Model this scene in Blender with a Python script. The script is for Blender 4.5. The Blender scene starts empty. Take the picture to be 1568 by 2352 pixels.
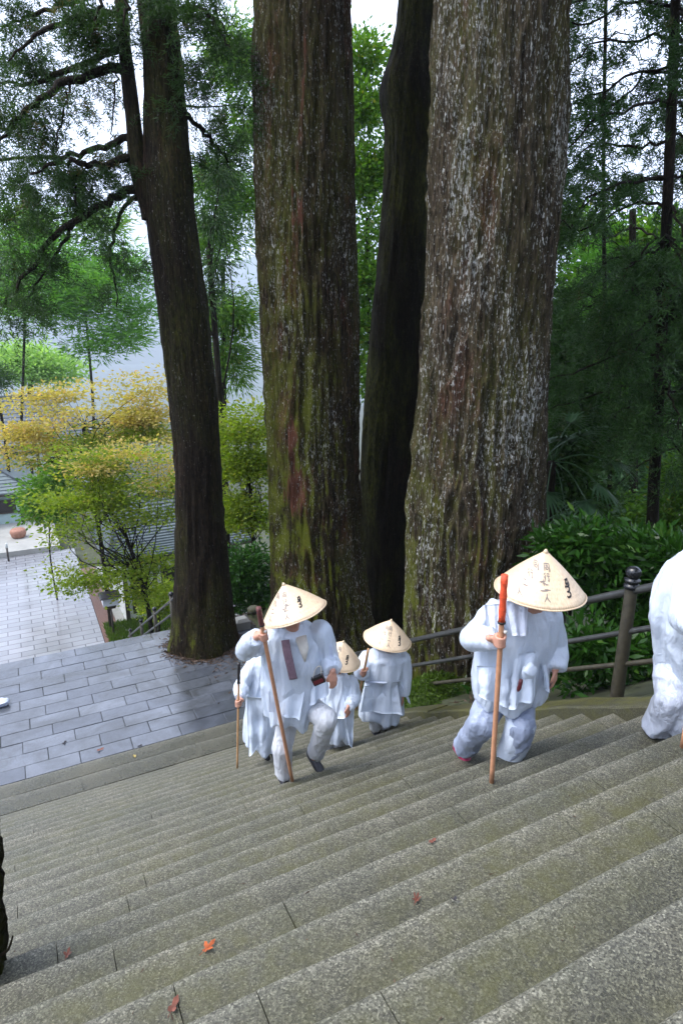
import bpy, bmesh, math, random
import numpy as np
from mathutils import Vector, Matrix

# ------------------------------------------------------------------ camera, world, sun
R_ = math.radians
scene = bpy.context.scene
COL = scene.collection
PITCH, AZ, FOC = R_(16.2), R_(27.0), 1470.0       # measured from the vanishing points of stair, rails and paving
cd = bpy.data.cameras.new('camera')
cam = bpy.data.objects.new('camera', cd)
COL.objects.link(cam)
cd.sensor_fit = 'VERTICAL'
cd.sensor_height = 36.0
cd.lens = FOC / 2352 * 36.0
cd.clip_start, cd.clip_end = 0.05, 12000
cam.location = (0, 0, 0)
cam.rotation_euler = (math.pi / 2 - PITCH, 0, -AZ)
scene.camera = cam
scene.render.resolution_x, scene.render.resolution_y = 682, 1024

SUN_EL, SUN_AZ = R_(58), R_(-70)                   # overcast: a very soft sun from high on the left
world = bpy.data.worlds.new('World')
scene.world = world
world.use_nodes = True
wn = world.node_tree
wn.nodes.clear()
w_out = wn.nodes.new('ShaderNodeOutputWorld')
w_bg = wn.nodes.new('ShaderNodeBackground')
w_sky = wn.nodes.new('ShaderNodeTexSky')
w_sky.sky_type = 'NISHITA'
w_sky.sun_disc = False
w_sky.sun_elevation = SUN_EL
w_sky.sun_rotation = SUN_AZ
w_sky.air_density = 1.0
w_sky.dust_density = 4.0
w_mix = wn.nodes.new('ShaderNodeMix')
w_mix.data_type = 'RGBA'
w_mix.inputs[0].default_value = 0.62
w_mix.inputs[7].default_value = (7.4, 8.1, 10.2, 1)     # flat cloud layer over the clear-sky model
wn.links.new(w_sky.outputs[0], w_mix.inputs[6])
wn.links.new(w_mix.outputs[2], w_bg.inputs[0])
w_bg.inputs[1].default_value = 0.12
wn.links.new(w_bg.outputs[0], w_out.inputs[0])

sd = bpy.data.lights.new('sun', 'SUN')
sd.energy = 1.5
sd.angle = R_(40)
sd.color = (1.0, 0.97, 0.93)
sun = bpy.data.objects.new('sun', sd)
COL.objects.link(sun)
sun.rotation_euler = Vector((math.sin(SUN_AZ) * math.cos(SUN_EL), math.cos(SUN_AZ) * math.cos(SUN_EL), math.sin(SUN_EL))).to_track_quat('Z', 'Y').to_euler()
scene.view_settings.view_transform = 'Standard'
scene.view_settings.look = 'None'
scene.view_settings.gamma = 1
scene.view_settings.exposure = 1.7
scene.view_settings.use_curve_mapping = False
scene.cycles.max_bounces = 6
scene.cycles.transparent_max_bounces = 10
scene.cycles.volume_bounces = 0
scene.cycles.use_denoising = True

# ------------------------------------------------------------------ geometry of the place (metres, camera at the origin)
cp, sp = math.cos(PITCH), math.sin(PITCH)
FW = np.array([math.sin(AZ) * cp, math.cos(AZ) * cp, -sp])
RT = np.array([math.cos(AZ), -math.sin(AZ), 0.0])
DN = np.array([-math.sin(AZ) * sp, -math.cos(AZ) * sp, -cp])
FH = np.array([math.sin(AZ), math.cos(AZ), 0.0])
TREAD, RISE = 0.30, 0.1824
H0, Y0, NSTEP = 1.737, 0.948, 24
Z_LAND = -(H0 + NSTEP * RISE)
Y_LAND, Y_EDGE = Y0 + NSTEP * TREAD, 12.52
Z_PLAZA = -12.0
X_L, X_R = -0.85, 4.02

def sight(x, y):
    return FW * FOC + RT * (x - 784) + DN * (y - 1176)
def J(x, y, d):                       # the point d metres ahead on the sight line through a spot measured in the photo
    q = sight(x, y)
    return q * (d / (q @ FH))
def at_z(x, y, z):
    q = sight(x, y)
    return q * (z / q[2])
def mpp(P):                           # metres per photo unit at a point
    return float(np.asarray(P) @ FW) / FOC
def zstep(k):
    return -(H0 + k * RISE)
def zslope(Y):
    return -H0 - (Y - Y0) * RISE / TREAD
UP = np.array([0, 0, 1.0])

# ------------------------------------------------------------------ noise
def _hash(i, j, k, s):
    h = (i.astype(np.int64) * 374761393 + j.astype(np.int64) * 668265263 + k.astype(np.int64) * 2147483647 + s * 974634871) & 0x7fffffff
    h = ((h ^ (h >> 13)) * 1274126177) & 0x7fffffff
    h = h ^ (h >> 16)
    return (h & 0xffff) / 65535.0
def noise3(P, s=0):
    P = np.asarray(P, float)
    I = np.floor(P).astype(np.int64)
    F = P - I
    F = F * F * (3 - 2 * F)
    r = 0
    for a in (0, 1):
        wa = F[:, 0] if a else 1 - F[:, 0]
        for b in (0, 1):
            wb = F[:, 1] if b else 1 - F[:, 1]
            for c in (0, 1):
                wc = F[:, 2] if c else 1 - F[:, 2]
                r = r + wa * wb * wc * _hash(I[:, 0] + a, I[:, 1] + b, I[:, 2] + c, s)
    return r * 2 - 1
def fbm(P, o=3, s=0):
    P = np.asarray(P, float)
    r, a = 0, 1.0
    for i in range(o):
        r = r + a * noise3(P * 2 ** i + 17.3 * i, s + i)
        a *= 0.5
    return r

# ------------------------------------------------------------------ mesh helpers
def raw_mesh(name, V, T=None, Q=None, smooth=False, tint=None, faces=None):
    me = bpy.data.meshes.new(name)
    V = np.asarray(V, np.float32).reshape(-1, 3)
    if faces is not None:
        me.from_pydata([tuple(v) for v in V], [], faces)
    else:
        loops, starts = [], []
        n = 0
        if T is not None and len(T):
            T = np.asarray(T, np.int32); loops.append(T.ravel()); starts.append(np.arange(len(T)) * 3); n = len(T) * 3
        if Q is not None and len(Q):
            Q = np.asarray(Q, np.int32); loops.append(Q.ravel()); starts.append(n + np.arange(len(Q)) * 4)
        loops = np.concatenate(loops); starts = np.concatenate(starts)
        me.vertices.add(len(V)); me.vertices.foreach_set('co', V.ravel())
        me.loops.add(len(loops)); me.loops.foreach_set('vertex_index', loops.astype(np.int32))
        me.polygons.add(len(starts)); me.polygons.foreach_set('loop_start', starts.astype(np.int32))
        me.update(calc_edges=True)
        me.validate()
    me.polygons.foreach_set('use_smooth', np.full(len(me.polygons), bool(smooth)))
    if tint is not None:
        at = me.attributes.new('tint', 'FLOAT', 'POINT')
        at.data.foreach_set('value', np.asarray(tint, np.float32))
    return me

def link(name, me, mat, parent=None, org=None):
    o = bpy.data.objects.new(name, me)
    COL.objects.link(o)
    if mat is not None and not me.materials:
        me.materials.append(mat)
    if parent is not None:
        o.parent = parent
    if org is not None:
        o.location = org
    return o

def tag(o, label=None, cat=None, group=None, kind=None):
    if label: o['label'] = label
    if cat: o['category'] = cat
    if group: o['group'] = group
    if kind: o['kind'] = kind
    return o

def thing(name, loc, label, cat, group=None):
    o = bpy.data.objects.new(name, None)
    o.empty_display_size = 0.1
    COL.objects.link(o)
    o.location = tuple(loc)
    return tag(o, label, cat, group)

def part(name, V, mat, root, T=None, Q=None, smooth=True, tint=None, faces=None, org=None):
    """a child mesh whose vertices are given in world space"""
    off = np.asarray(root.location if org is None else org, float)
    me = raw_mesh(name, np.asarray(V, float) - off, T, Q, smooth, tint, faces)
    return link(name, me, mat, root)

def tube(pts, rad, seg=8, cap=True, side=None, rad2=None):
    pts = np.asarray(pts, float)
    n = len(pts)
    rad = np.broadcast_to(np.asarray(rad, float), (n,))
    rad2 = rad if rad2 is None else np.broadcast_to(np.asarray(rad2, float), (n,))
    tan = np.gradient(pts, axis=0)
    tan /= np.linalg.norm(tan, axis=1)[:, None] + 1e-9
    if side is None:
        ref = np.array([0, 0, 1.0]) if abs(tan[0, 2]) < 0.9 else np.array([1.0, 0, 0])
    else:
        ref = np.asarray(side, float)
    V = np.zeros((n, seg, 3))
    a = np.arange(seg) * 2 * math.pi / seg
    u = ref
    for i in range(n):
        u = ref if side is not None else u
        u = u - tan[i] * (u @ tan[i]); u = u / (np.linalg.norm(u) + 1e-9)
        v = np.cross(tan[i], u)
        V[i] = pts[i] + np.cos(a)[:, None] * u * rad[i] + np.sin(a)[:, None] * v * rad2[i]
    i, j = np.meshgrid(np.arange(n - 1), np.arange(seg), indexing='ij')
    Q = np.stack([i * seg + j, i * seg + (j + 1) % seg, (i + 1) * seg + (j + 1) % seg, (i + 1) * seg + j], -1).reshape(-1, 4)
    V = V.reshape(-1, 3)
    T = []
    if cap:
        V = np.vstack([V, pts[0] - tan[0] * 0, pts[-1]])
        c0, c1 = n * seg, n * seg + 1
        for j in range(seg):
            T.append((c0, (j + 1) % seg, j)); T.append((c1, (n - 1) * seg + j, (n - 1) * seg + (j + 1) % seg))
    return V, np.array(T, int).reshape(-1, 3), Q

def ball(c, r, seg=12, ring=8):
    c = np.asarray(c, float)
    r = np.broadcast_to(np.asarray(r, float), (3,))
    t = np.linspace(0, math.pi, ring + 1)[1:-1]
    a = np.arange(seg) * 2 * math.pi / seg
    V = [c + r * np.array([0, 0, 1])]
    for q in t:
        for b in a:
            V.append(c + r * np.array([math.sin(q) * math.cos(b), math.sin(q) * math.sin(b), math.cos(q)]))
    V.append(c - r * np.array([0, 0, 1]))
    T, Q = [], []
    m = len(t)
    for j in range(seg):
        T.append((0, 1 + j, 1 + (j + 1) % seg))
        T.append((len(V) - 1, 1 + (m - 1) * seg + (j + 1) % seg, 1 + (m - 1) * seg + j))
        for i in range(m - 1):
            Q.append((1 + i * seg + j, 1 + (i + 1) * seg + j, 1 + (i + 1) * seg + (j + 1) % seg, 1 + i * seg + (j + 1) % seg))
    return np.array(V), np.array(T), np.array(Q)

def join(parts):
    Vs, Ts, Qs = [], [], []
    n = 0
    for V, T, Q in parts:
        Vs.append(V)
        if T is not None and len(T): Ts.append(np.asarray(T) + n)
        if Q is not None and len(Q): Qs.append(np.asarray(Q) + n)
        n += len(V)
    return np.vstack(Vs), (np.vstack(Ts) if Ts else None), (np.vstack(Qs) if Qs else None)

def box(x0, x1, y0, y1, z0, z1, bev=0.0):
    """closed box, optionally with bevelled top edges"""
    if bev <= 0:
        V = np.array([(x, y, z) for z in (z0, z1) for y in (y0, y1) for x in (x0, x1)], float)
        Q = np.array([(0, 2, 3, 1), (4, 5, 7, 6), (0, 1, 5, 4), (2, 6, 7, 3), (0, 4, 6, 2), (1, 3, 7, 5)])
        return V, None, Q
    V, Q = [], []
    b = bev
    for (d, z) in ((0, z0), (0, z1 - b), (b * 0.3, z1 - b * 0.3), (b, z1)):
        V += [(x0 + d, y0 + d, z), (x1 - d, y0 + d, z), (x1 - d, y1 - d, z), (x0 + d, y1 - d, z)]
    for l in range(3):
        for j in range(4):
            Q.append((l * 4 + j, l * 4 + (j + 1) % 4, l * 4 + 4 + (j + 1) % 4, l * 4 + 4 + j))
    Q.append((3, 2, 1, 0)); Q.append((12, 13, 14, 15))
    return np.array(V, float), None, np.array(Q)

def smooth_path(P, n):
    P = np.asarray(P, float)
    if len(P) < 3:
        t = np.linspace(0, 1, n)[:, None]
        return P[0] * (1 - t) + P[-1] * t
    m = len(P)
    E = np.vstack([2 * P[0] - P[1], P, 2 * P[-1] - P[-2]])
    out = []
    for u in np.linspace(0, m - 1 - 1e-6, n):
        i = int(u); t = u - i
        a, b, c, d = E[i], E[i + 1], E[i + 2], E[i + 3]
        out.append(0.5 * (2 * b + (c - a) * t + (2 * a - 5 * b + 4 * c - d) * t * t + (3 * b - a - 3 * c + d) * t ** 3))
    return np.array(out)

# ------------------------------------------------------------------ materials
class Mat:
    def __init__(s, name):
        s.m = bpy.data.materials.new(name); s.m.use_nodes = True
        s.t = s.m.node_tree; s.t.nodes.clear()
        s.out = s.t.nodes.new('ShaderNodeOutputMaterial')
        s.b = s.t.nodes.new('ShaderNodeBsdfPrincipled')
        s.t.links.new(s.b.outputs[0], s.out.inputs[0])
    def n(s, typ, **kw):
        nd = s.t.nodes.new(typ)
        for k, v in kw.items():
            setattr(nd, k, v)
        return nd
    def l(s, a, b):
        s.t.links.new(a, b)
    def put(s, sock, v):
        if isinstance(v, bpy.types.NodeSocket): s.l(v, sock)
        elif isinstance(v, (tuple, list)) and sock.type == 'RGBA': sock.default_value = (v[0], v[1], v[2], 1)
        else: sock.default_value = v
    def set(s, name, v):
        s.put(s.b.inputs[name], v)
    def coord(s, scale=(1, 1, 1), kind='Object'):
        if kind == 'World':
            src = s.n('ShaderNodeNewGeometry').outputs['Position']
        else:
            src = s.n('ShaderNodeTexCoord').outputs[kind]
        mp = s.n('ShaderNodeMapping')
        mp.inputs['Scale'].default_value = scale
        s.l(src, mp.inputs[0])
        return mp.outputs[0]
    def noise(s, co, scale, detail=4, rough=0.55, dist=0.0, col=False):
        nd = s.n('ShaderNodeTexNoise')
        s.l(co, nd.inputs['Vector'])
        nd.inputs['Scale'].default_value = scale; nd.inputs['Detail'].default_value = detail
        nd.inputs['Roughness'].default_value = rough; nd.inputs['Distortion'].default_value = dist
        return nd.outputs[1 if col else 0]
    def voro(s, co, scale, out='Color', feature='F1'):
        nd = s.n('ShaderNodeTexVoronoi', feature=feature)
        s.l(co, nd.inputs['Vector']); nd.inputs['Scale'].default_value = scale
        return nd.outputs[out]
    def ramp(s, f, *stops):
        nd = s.n('ShaderNodeValToRGB')
        cr = nd.color_ramp
        while len(cr.elements) < len(stops): cr.elements.new(0.5)
        for e, (p, c) in zip(cr.elements, stops):
            e.position = p
            e.color = (c, c, c, 1) if isinstance(c, (int, float)) else (c[0], c[1], c[2], 1)
        s.put(nd.inputs[0], f)
        return nd.outputs[0]
    def mix(s, f, a, b, mode='MIX'):
        nd = s.n('ShaderNodeMix', data_type='RGBA', blend_type=mode)
        s.put(nd.inputs[0], f); s.put(nd.inputs[6], a); s.put(nd.inputs[7], b)
        return nd.outputs[2]
    def math(s, op, a, b=0.5):
        nd = s.n('ShaderNodeMath', operation=op)
        s.put(nd.inputs[0], a); s.put(nd.inputs[1], b)
        return nd.outputs[0]
    def attr(s, name):
        return s.n('ShaderNodeAttribute', attribute_name=name).outputs['Fac']
    def rnd(s):
        return s.n('ShaderNodeObjectInfo').outputs['Random']
    def bump(s, h, strength=0.5, dist=0.02):
        nd = s.n('ShaderNodeBump')
        nd.inputs['Strength'].default_value = strength; nd.inputs['Distance'].default_value = dist
        s.l(h, nd.inputs['Height']); s.l(nd.outputs[0], s.b.inputs['Normal'])

def simple(name, col, rough=0.6, var=0.25, scale=20, bump=0.0, spec=0.5):
    m = Mat(name)
    co = m.coord()
    n = m.noise(co, scale, 5)
    m.set('Base Color', m.mix(m.ramp(n, (0.3, 0.0), (0.7, 1.0)), tuple(c * (1 - var) for c in col), tuple(min(1, c * (1 + var)) for c in col)))
    m.set('Roughness', rough)
    m.b.inputs['Specular IOR Level'].default_value = spec
    if bump: m.bump(n, bump, 0.01)
    return m.m

def m_granite(name, base=1.0, moss=0.6, wet=0.5):
    """speckled granite; attribute wear runs from the dirty, shade-toned back of a tread (0) to its scuffed, brightened nosing (1)"""
    m = Mat(name)
    co = m.coord(kind='World')
    g = m.n('ShaderNodeSeparateColor'); m.l(m.voro(co, 180, 'Color'), g.inputs[0])
    g2 = m.n('ShaderNodeSeparateColor'); m.l(m.voro(co, 118, 'Color'), g2.inputs[0])
    k = lambda v: (v * base, v * base * 0.985, v * base * 0.81)
    stone = m.ramp(g.outputs[0], (0.0, k(0.032)), (0.30, k(0.070)), (0.62, k(0.105)), (0.84, k(0.155)), (1.0, k(0.26)))
    stone = m.mix(m.ramp(g2.outputs[0], (0.80, 0.0), (0.9, 0.5)), stone, k(0.165))
    stone = m.mix(m.ramp(g2.outputs[1], (0.78, 0.0), (0.9, 0.5)), stone, k(0.042))
    fine = m.noise(co, 330, 3)
    stone = m.mix(1.0, stone, m.ramp(fine, (0.3, 0.6), (0.7, 1.4)), 'MULTIPLY')
    big = m.noise(co, 1.5, 6, 0.65)
    stone = m.mix(1.0, stone, m.ramp(big, (0.3, (0.72, 0.75, 0.70)), (0.7, (1.15, 1.13, 1.08))), 'MULTIPLY')
    wear_shade = m.attr('tint')
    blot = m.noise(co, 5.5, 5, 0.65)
    w2 = m.math('ADD', wear_shade, m.math('MULTIPLY', m.math('SUBTRACT', blot, 0.5), 0.9))
    stone = m.mix(1.0, stone, m.ramp(w2, (0.1, (0.66, 0.66, 0.57)), (0.55, (0.94, 0.94, 0.90)), (0.95, (1.24, 1.24, 1.24))), 'MULTIPLY')  # step-edge shading painted into the colour, along with dirt and scuffing
    mo = m.noise(co, 0.85, 6, 0.65, 0.6)
    mask = m.math('MULTIPLY', m.ramp(mo, (0.42, 0.0), (0.62, 1.0)), m.ramp(m.noise(co, 16, 4, 0.6), (0.35, 0.2), (0.6, 1.0)))
    mask = m.math('MULTIPLY', mask, m.math('MULTIPLY', m.ramp(w2, (0.2, 1.0), (0.9, 0.35)), moss))
    stone = m.mix(mask, stone, m.mix(fine, (0.040, 0.046, 0.008), (0.105, 0.10, 0.026)))
    m.set('Base Color', stone)
    m.set('Roughness', m.ramp(big, (0.3, wet - 0.14), (0.7, wet + 0.12)))
    m.bump(m.math('ADD', m.math('MULTIPLY', g.outputs[0], 0.6), fine), 0.6, 0.005)
    return m.m

def m_paving(name, rough=0.2):
    m = Mat(name)
    co = m.coord(kind='World')
    n = m.noise(co, 3.0, 6, 0.6)
    f = m.noise(co, 90, 3)
    c = m.mix(m.rnd(), (0.062, 0.071, 0.088), (0.115, 0.128, 0.152))
    c = m.mix(1.0, c, m.ramp(n, (0.3, 0.72), (0.7, 1.15)), 'MULTIPLY')
    c = m.mix(1.0, c, m.ramp(f, (0.3, 0.8), (0.7, 1.2)), 'MULTIPLY')
    c = m.mix(m.math('MULTIPLY', m.ramp(m.noise(co, 0.8, 6, 0.65, 0.8), (0.46, 0.0), (0.64, 1.0)), 0.75), c, (0.034, 0.037, 0.036))
    m.set('Base Color', c)
    m.set('Roughness', m.ramp(m.noise(co, 2.2, 5, 0.6), (0.35, rough * 0.6), (0.65, rough * 1.8)))
    m.b.inputs['Specular IOR Level'].default_value = 0.9
    m.bump(m.math('ADD', f, m.math('MULTIPLY', n, 2.0)), 0.22, 0.006)
    return m.m

def m_plaza():
    m = Mat('plaza_paving')
    co = m.coord(kind='World')
    br = m.n('ShaderNodeTexBrick')
    m.l(co, br.inputs['Vector'])
    br.inputs['Scale'].default_value = 1.0
    br.inputs['Brick Width'].default_value = 0.9; br.inputs['Row Height'].default_value = 0.42
    br.inputs['Mortar Size'].default_value = 0.02
    br.inputs['Color1'].default_value = (0.19, 0.20, 0.22, 1); br.inputs['Color2'].default_value = (0.25, 0.26, 0.285, 1)
    br.inputs['Mortar'].default_value = (0.09, 0.09, 0.10, 1)
    n = m.noise(co, 0.5, 5)
    m.set('Base Color', m.mix(1.0, br.outputs[0], m.ramp(n, (0.3, (0.8, 0.78, 0.75)), (0.7, (1.1, 1.1, 1.1))), 'MULTIPLY'))
    m.set('Roughness', m.ramp(n, (0.35, 0.10), (0.65, 0.24)))
    m.b.inputs['Specular IOR Level'].default_value = 0.8
    m.bump(br.outputs[1], -0.3, 0.01)
    return m.m

def m_bark(name, dark=(0.010, 0.007, 0.005), light=(0.062, 0.047, 0.032), lichen=0.5, moss=0.5, red=0.4, side=None, scars=(), th=0.69):
    m = Mat(name)
    st = lambda z: m.coord((1, 1, z))
    strip = m.noise(st(0.07), 34, 6, 0.65, 0.5)            # long fibrous strips
    flake = m.n('ShaderNodeSeparateColor'); m.l(m.voro(st(0.2), 24, 'Color'), flake.inputs[0])
    small = m.n('ShaderNodeSeparateColor'); m.l(m.voro(st(0.28), 60, 'Color'), small.inputs[0])
    mid = tuple((a + b) * 0.42 for a, b in zip(dark, light))
    c = m.ramp(strip, (0.38, dark), (0.5, mid), (0.63, light))
    c = m.mix(1.0, c, m.ramp(small.outputs[0], (0.0, 0.45), (0.5, 0.95), (1.0, 1.6)), 'MULTIPLY')
    c = m.mix(m.math('MULTIPLY', flake.outputs[1], 0.45), c, m.mix(small.outputs[2], tuple(v * 0.5 for v in light), (light[0] * 1.05, light[1] * 1.1, light[2] * 0.72)))
    big = m.noise(st(0.22), 0.9, 4, 0.6)
    c = m.mix(1.0, c, m.ramp(big, (0.3, 0.65), (0.7, 1.2)), 'MULTIPLY')
    rm = m.math('MULTIPLY', m.ramp(m.noise(st(0.26), 2.1, 5, 0.65), (0.56, 0.0), (0.66, 1.0)), red)
    rm = m.math('MULTIPLY', rm, m.ramp(strip, (0.35, 0.2), (0.5, 1.0)))
    c = m.mix(rm, c, m.mix(small.outputs[0], (0.045, 0.014, 0.009), (0.13, 0.046, 0.03)))
    mm = m.math('MULTIPLY', m.ramp(m.noise(st(0.3), 1.3, 5, 0.65), (0.44, 0.0), (0.64, 1.0)), m.ramp(m.noise(st(0.4), 24, 4), (0.32, 0.15), (0.6, 1.0)))
    mm = m.math('MULTIPLY', mm, moss)
    mossc = m.mix(small.outputs[1], (0.028, 0.038, 0.003), (0.10, 0.115, 0.010))
    c = m.mix(mm, c, mossc)
    if side is not None:                                   # a felt of brighter moss on the damp side, thickest near the foot
        dt = m.n('ShaderNodeVectorMath', operation='DOT_PRODUCT')
        m.l(m.n('ShaderNodeNewGeometry').outputs['Normal'], dt.inputs[0]); dt.inputs[1].default_value = side[0]
        sx = m.n('ShaderNodeSeparateXYZ'); m.l(m.coord(), sx.inputs[0])
        hgt = m.ramp(m.math('DIVIDE', sx.outputs[2], side[1]), (0.25, 1.0), (1.0, 0.0))
        f = m.math('ADD', m.math('MULTIPLY', dt.outputs['Value'], 0.9), m.math('MULTIPLY', m.math('SUBTRACT', m.noise(st(0.8), 2.6, 7, 0.72), 0.5), 2.6))
        sm = m.math('MULTIPLY', m.math('MULTIPLY', m.ramp(f, (0.62, 0.0), (1.0, 1.0)), hgt), 0.8)
        c = m.mix(sm, c, m.mix(m.noise(m.coord(), 40, 3), (0.045, 0.062, 0.004), (0.145, 0.165, 0.012)))
    for (sc_c, sc_r) in scars:                              # places where the outer bark has come away
        mp = m.n('ShaderNodeMapping', vector_type='POINT')
        mp.inputs['Scale'].default_value = (1 / sc_r[0], 1 / sc_r[0], 1 / sc_r[1])
        mp.inputs['Location'].default_value = (-sc_c[0] / sc_r[0], -sc_c[1] / sc_r[0], -sc_c[2] / sc_r[1])
        m.l(m.n('ShaderNodeTexCoord').outputs['Object'], mp.inputs[0])
        ln = m.n('ShaderNodeVectorMath', operation='LENGTH'); m.l(mp.outputs[0], ln.inputs[0])
        sm = m.ramp(m.math('ADD', ln.outputs['Value'], m.math('MULTIPLY', m.math('SUBTRACT', m.noise(st(0.22), 9, 6, 0.7), 0.5), 2.8)), (0.65, 0.9), (1.1, 0.0))
        c = m.mix(sm, c, m.mix(strip, (0.020, 0.008, 0.005), (0.155, 0.060, 0.038)))
    # lichen scabs: upright flecks, denser in patches
    lp = m.ramp(m.noise(st(0.3), 1.5, 5, 0.65), (0.34, 0.0), (0.66, 1.0))
    thr = m.math('SUBTRACT', th, m.math('MULTIPLY', lp, 0.155 * (0.6 + 0.4 * lichen)))
    l1 = m.math('MULTIPLY', m.math('SUBTRACT', m.noise(st(0.28), 56, 3, 0.55, 0.6), thr), 14.0)
    l2 = m.math('MULTIPLY', m.math('SUBTRACT', m.noise(st(0.42), 22, 6, 0.7, 0.6), m.math('ADD', thr, 0.045)), 12.0)
    lm = m.math('MINIMUM', m.math('MAXIMUM', m.math('MAXIMUM', l1, l2), 0.0), 1.0)
    lm = m.math('MULTIPLY', lm, lichen)
    c = m.mix(lm, c, m.mix(small.outputs[0], (0.19, 0.195, 0.16), (0.52, 0.52, 0.50)))
    m.set('Base Color', c)
    m.set('Roughness', 0.8)
    m.b.inputs['Specular IOR Level'].default_value = 0.10
    m.bump(m.math('ADD', strip, m.math('MULTIPLY', small.outputs[0], 0.2)), 1.0, 0.05)
    return m.m

def m_leaf(name, a, b, gloss=0.5, trans=0.35, tip=None):
    """leaf colour varies leaf by leaf (attribute tint) between a and b"""
    m = Mat(name)
    t = m.attr('tint')
    c = m.mix(t, a, b)
    if tip: c = m.mix(m.ramp(t, (0.8, 0.0), (0.95, 1.0)), c, tip)
    m.set('Base Color', c)
    m.set('Roughness', gloss)
    m.b.inputs['Specular IOR Level'].default_value = 0.22
    tr = m.n('ShaderNodeBsdfTranslucent')
    m.l(m.mix(1.0, c, (1.5, 1.7, 0.7), 'MULTIPLY'), tr.inputs[0])
    ms = m.n('ShaderNodeMixShader'); ms.inputs[0].default_value = trans
    m.l(m.b.outputs[0], ms.inputs[1]); m.l(tr.outputs[0], ms.inputs[2])
    m.l(ms.outputs[0], m.out.inputs[0])
    return m.m

def m_cloth(name, col=(0.80, 0.83, 0.90), rough=0.55, trans=0.25, bumpscale=9, bumps=0.5, coat=0.0):
    m = Mat(name)
    co = m.coord((1, 1, 0.45))
    n = m.noise(co, bumpscale, 5, 0.55, 0.8)
    n2 = m.noise(m.coord(), 3, 2)
    m.set('Base Color', m.mix(m.ramp(n2, (0.3, 0.0), (0.7, 1.0)), tuple(c * 0.97 for c in col), col))
    m.set('Roughness', rough)
    if coat:
        m.b.inputs['Coat Weight'].default_value = coat; m.b.inputs['Coat Roughness'].default_value = 0.22
    m.bump(n, bumps, 0.03)
    if trans:
        tr = m.n('ShaderNodeBsdfTranslucent'); tr.inputs[0].default_value = (*col, 1)
        ms = m.n('ShaderNodeMixShader'); ms.inputs[0].default_value = trans
        m.l(m.b.outputs[0], ms.inputs[1]); m.l(tr.outputs[0], ms.inputs[2]); m.l(ms.outputs[0], m.out.inputs[0])
    return m.m

def m_film(name, col=(0.66, 0.73, 0.84), clear=0.35):
    """thin milky raincoat plastic that lets some of what is behind show through"""
    m = Mat(name)
    n = m.noise(m.coord((1, 1, 0.4)), 9, 5, 0.55, 1.0)
    m.set('Base Color', col); m.set('Roughness', 0.3)
    m.b.inputs['Coat Weight'].default_value = 0.4; m.b.inputs['Coat Roughness'].default_value = 0.15
    m.bump(n, 0.8, 0.04)
    tp = m.n('ShaderNodeBsdfTransparent')
    ms = m.n('ShaderNodeMixShader')
    m.l(m.ramp(n, (0.3, clear + 0.03), (0.7, max(0, clear - 0.03))), ms.inputs[0])
    m.l(m.b.outputs[0], ms.inputs[1]); m.l(tp.outputs[0], ms.inputs[2]); m.l(ms.outputs[0], m.out.inputs[0])
    return m.m

def m_straw():
    m = Mat('straw')
    co = m.coord()
    sep = m.n('ShaderNodeSeparateXYZ'); m.l(co, sep.inputs[0])
    ang = m.math('ARCTAN2', sep.outputs[1], sep.outputs[0])
    cmb = m.n('ShaderNodeCombineXYZ'); m.l(m.math('MULTIPLY', ang, 24.0), cmb.inputs[0]); m.l(m.math('MULTIPLY', sep.outputs[2], 30.0), cmb.inputs[1])
    n = m.noise(cmb.outputs[0], 1.6, 4, 0.6)
    n2 = m.noise(co, 5, 3)
    c = m.ramp(n, (0.3, (0.54, 0.40, 0.25)), (0.5, (0.69, 0.54, 0.37)), (0.7, (0.77, 0.64, 0.47)))
    c = m.mix(1.0, c, m.ramp(n2, (0.3, (0.93, 0.90, 0.86)), (0.7, (1.05, 1.05, 1.05))), 'MULTIPLY')
    m.set('Base Color', c); m.set('Roughness', 0.42)
    m.b.inputs['Coat Weight'].default_value = 0.25; m.b.inputs['Coat Roughness'].default_value = 0.3
    ring = m.n('ShaderNodeTexWave'); ring.bands_direction = 'Z'
    m.l(co, ring.inputs[0]); ring.inputs['Scale'].default_value = 14
    m.bump(m.math('ADD', n, m.math('MULTIPLY', ring.outputs[1], 0.5)), 0.35, 0.004)
    return m.m

M = {}
RT_, FH_ = RT, FH
D_M = 11.4
M_BASE = J(740, 1500, D_M)
def _scar(x, y, hw, hh):
    P = J(x, y, D_M - 0.83); s = mpp(P)
    return tuple(P - M_BASE), (hw * s, hh * s)
SCARS = [_scar(681, 1125, 30, 62), _scar(700, 90, 20, 80), _scar(690, 250, 18, 90), _scar(678, 480, 20, 110), _scar(668, 1010, 16, 50)]
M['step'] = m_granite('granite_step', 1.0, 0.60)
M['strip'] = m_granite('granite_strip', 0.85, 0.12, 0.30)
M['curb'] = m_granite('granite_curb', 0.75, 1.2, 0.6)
M['pave'] = m_paving('wet_paving', 0.14)
M['plaza'] = m_plaza()
M['soil'] = simple('soil', (0.035, 0.028, 0.018), 0.8, 0.5, 6, 0.6)
M['ground'] = simple('forest_floor', (0.035, 0.042, 0.018), 0.85, 0.5, 2, 0.6)
M['joint'] = simple('joint_bed', (0.045, 0.047, 0.045), 0.5, 0.3, 30)
M['bark_R'] = m_bark('bark_lichen_grey', (0.012, 0.009, 0.006), (0.098, 0.076, 0.052), 1.0, 0.45, 0.5, (tuple(-RT_ * .93 - FH_ * .37), 5.0), (), 0.668)
M['bark_M'] = m_bark('bark_mossy', (0.007, 0.005, 0.003), (0.056, 0.040, 0.022), 0.75, 0.55, 0.7, (tuple(-RT_ * .62 - FH_ * .78), 9.0), SCARS)
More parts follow.
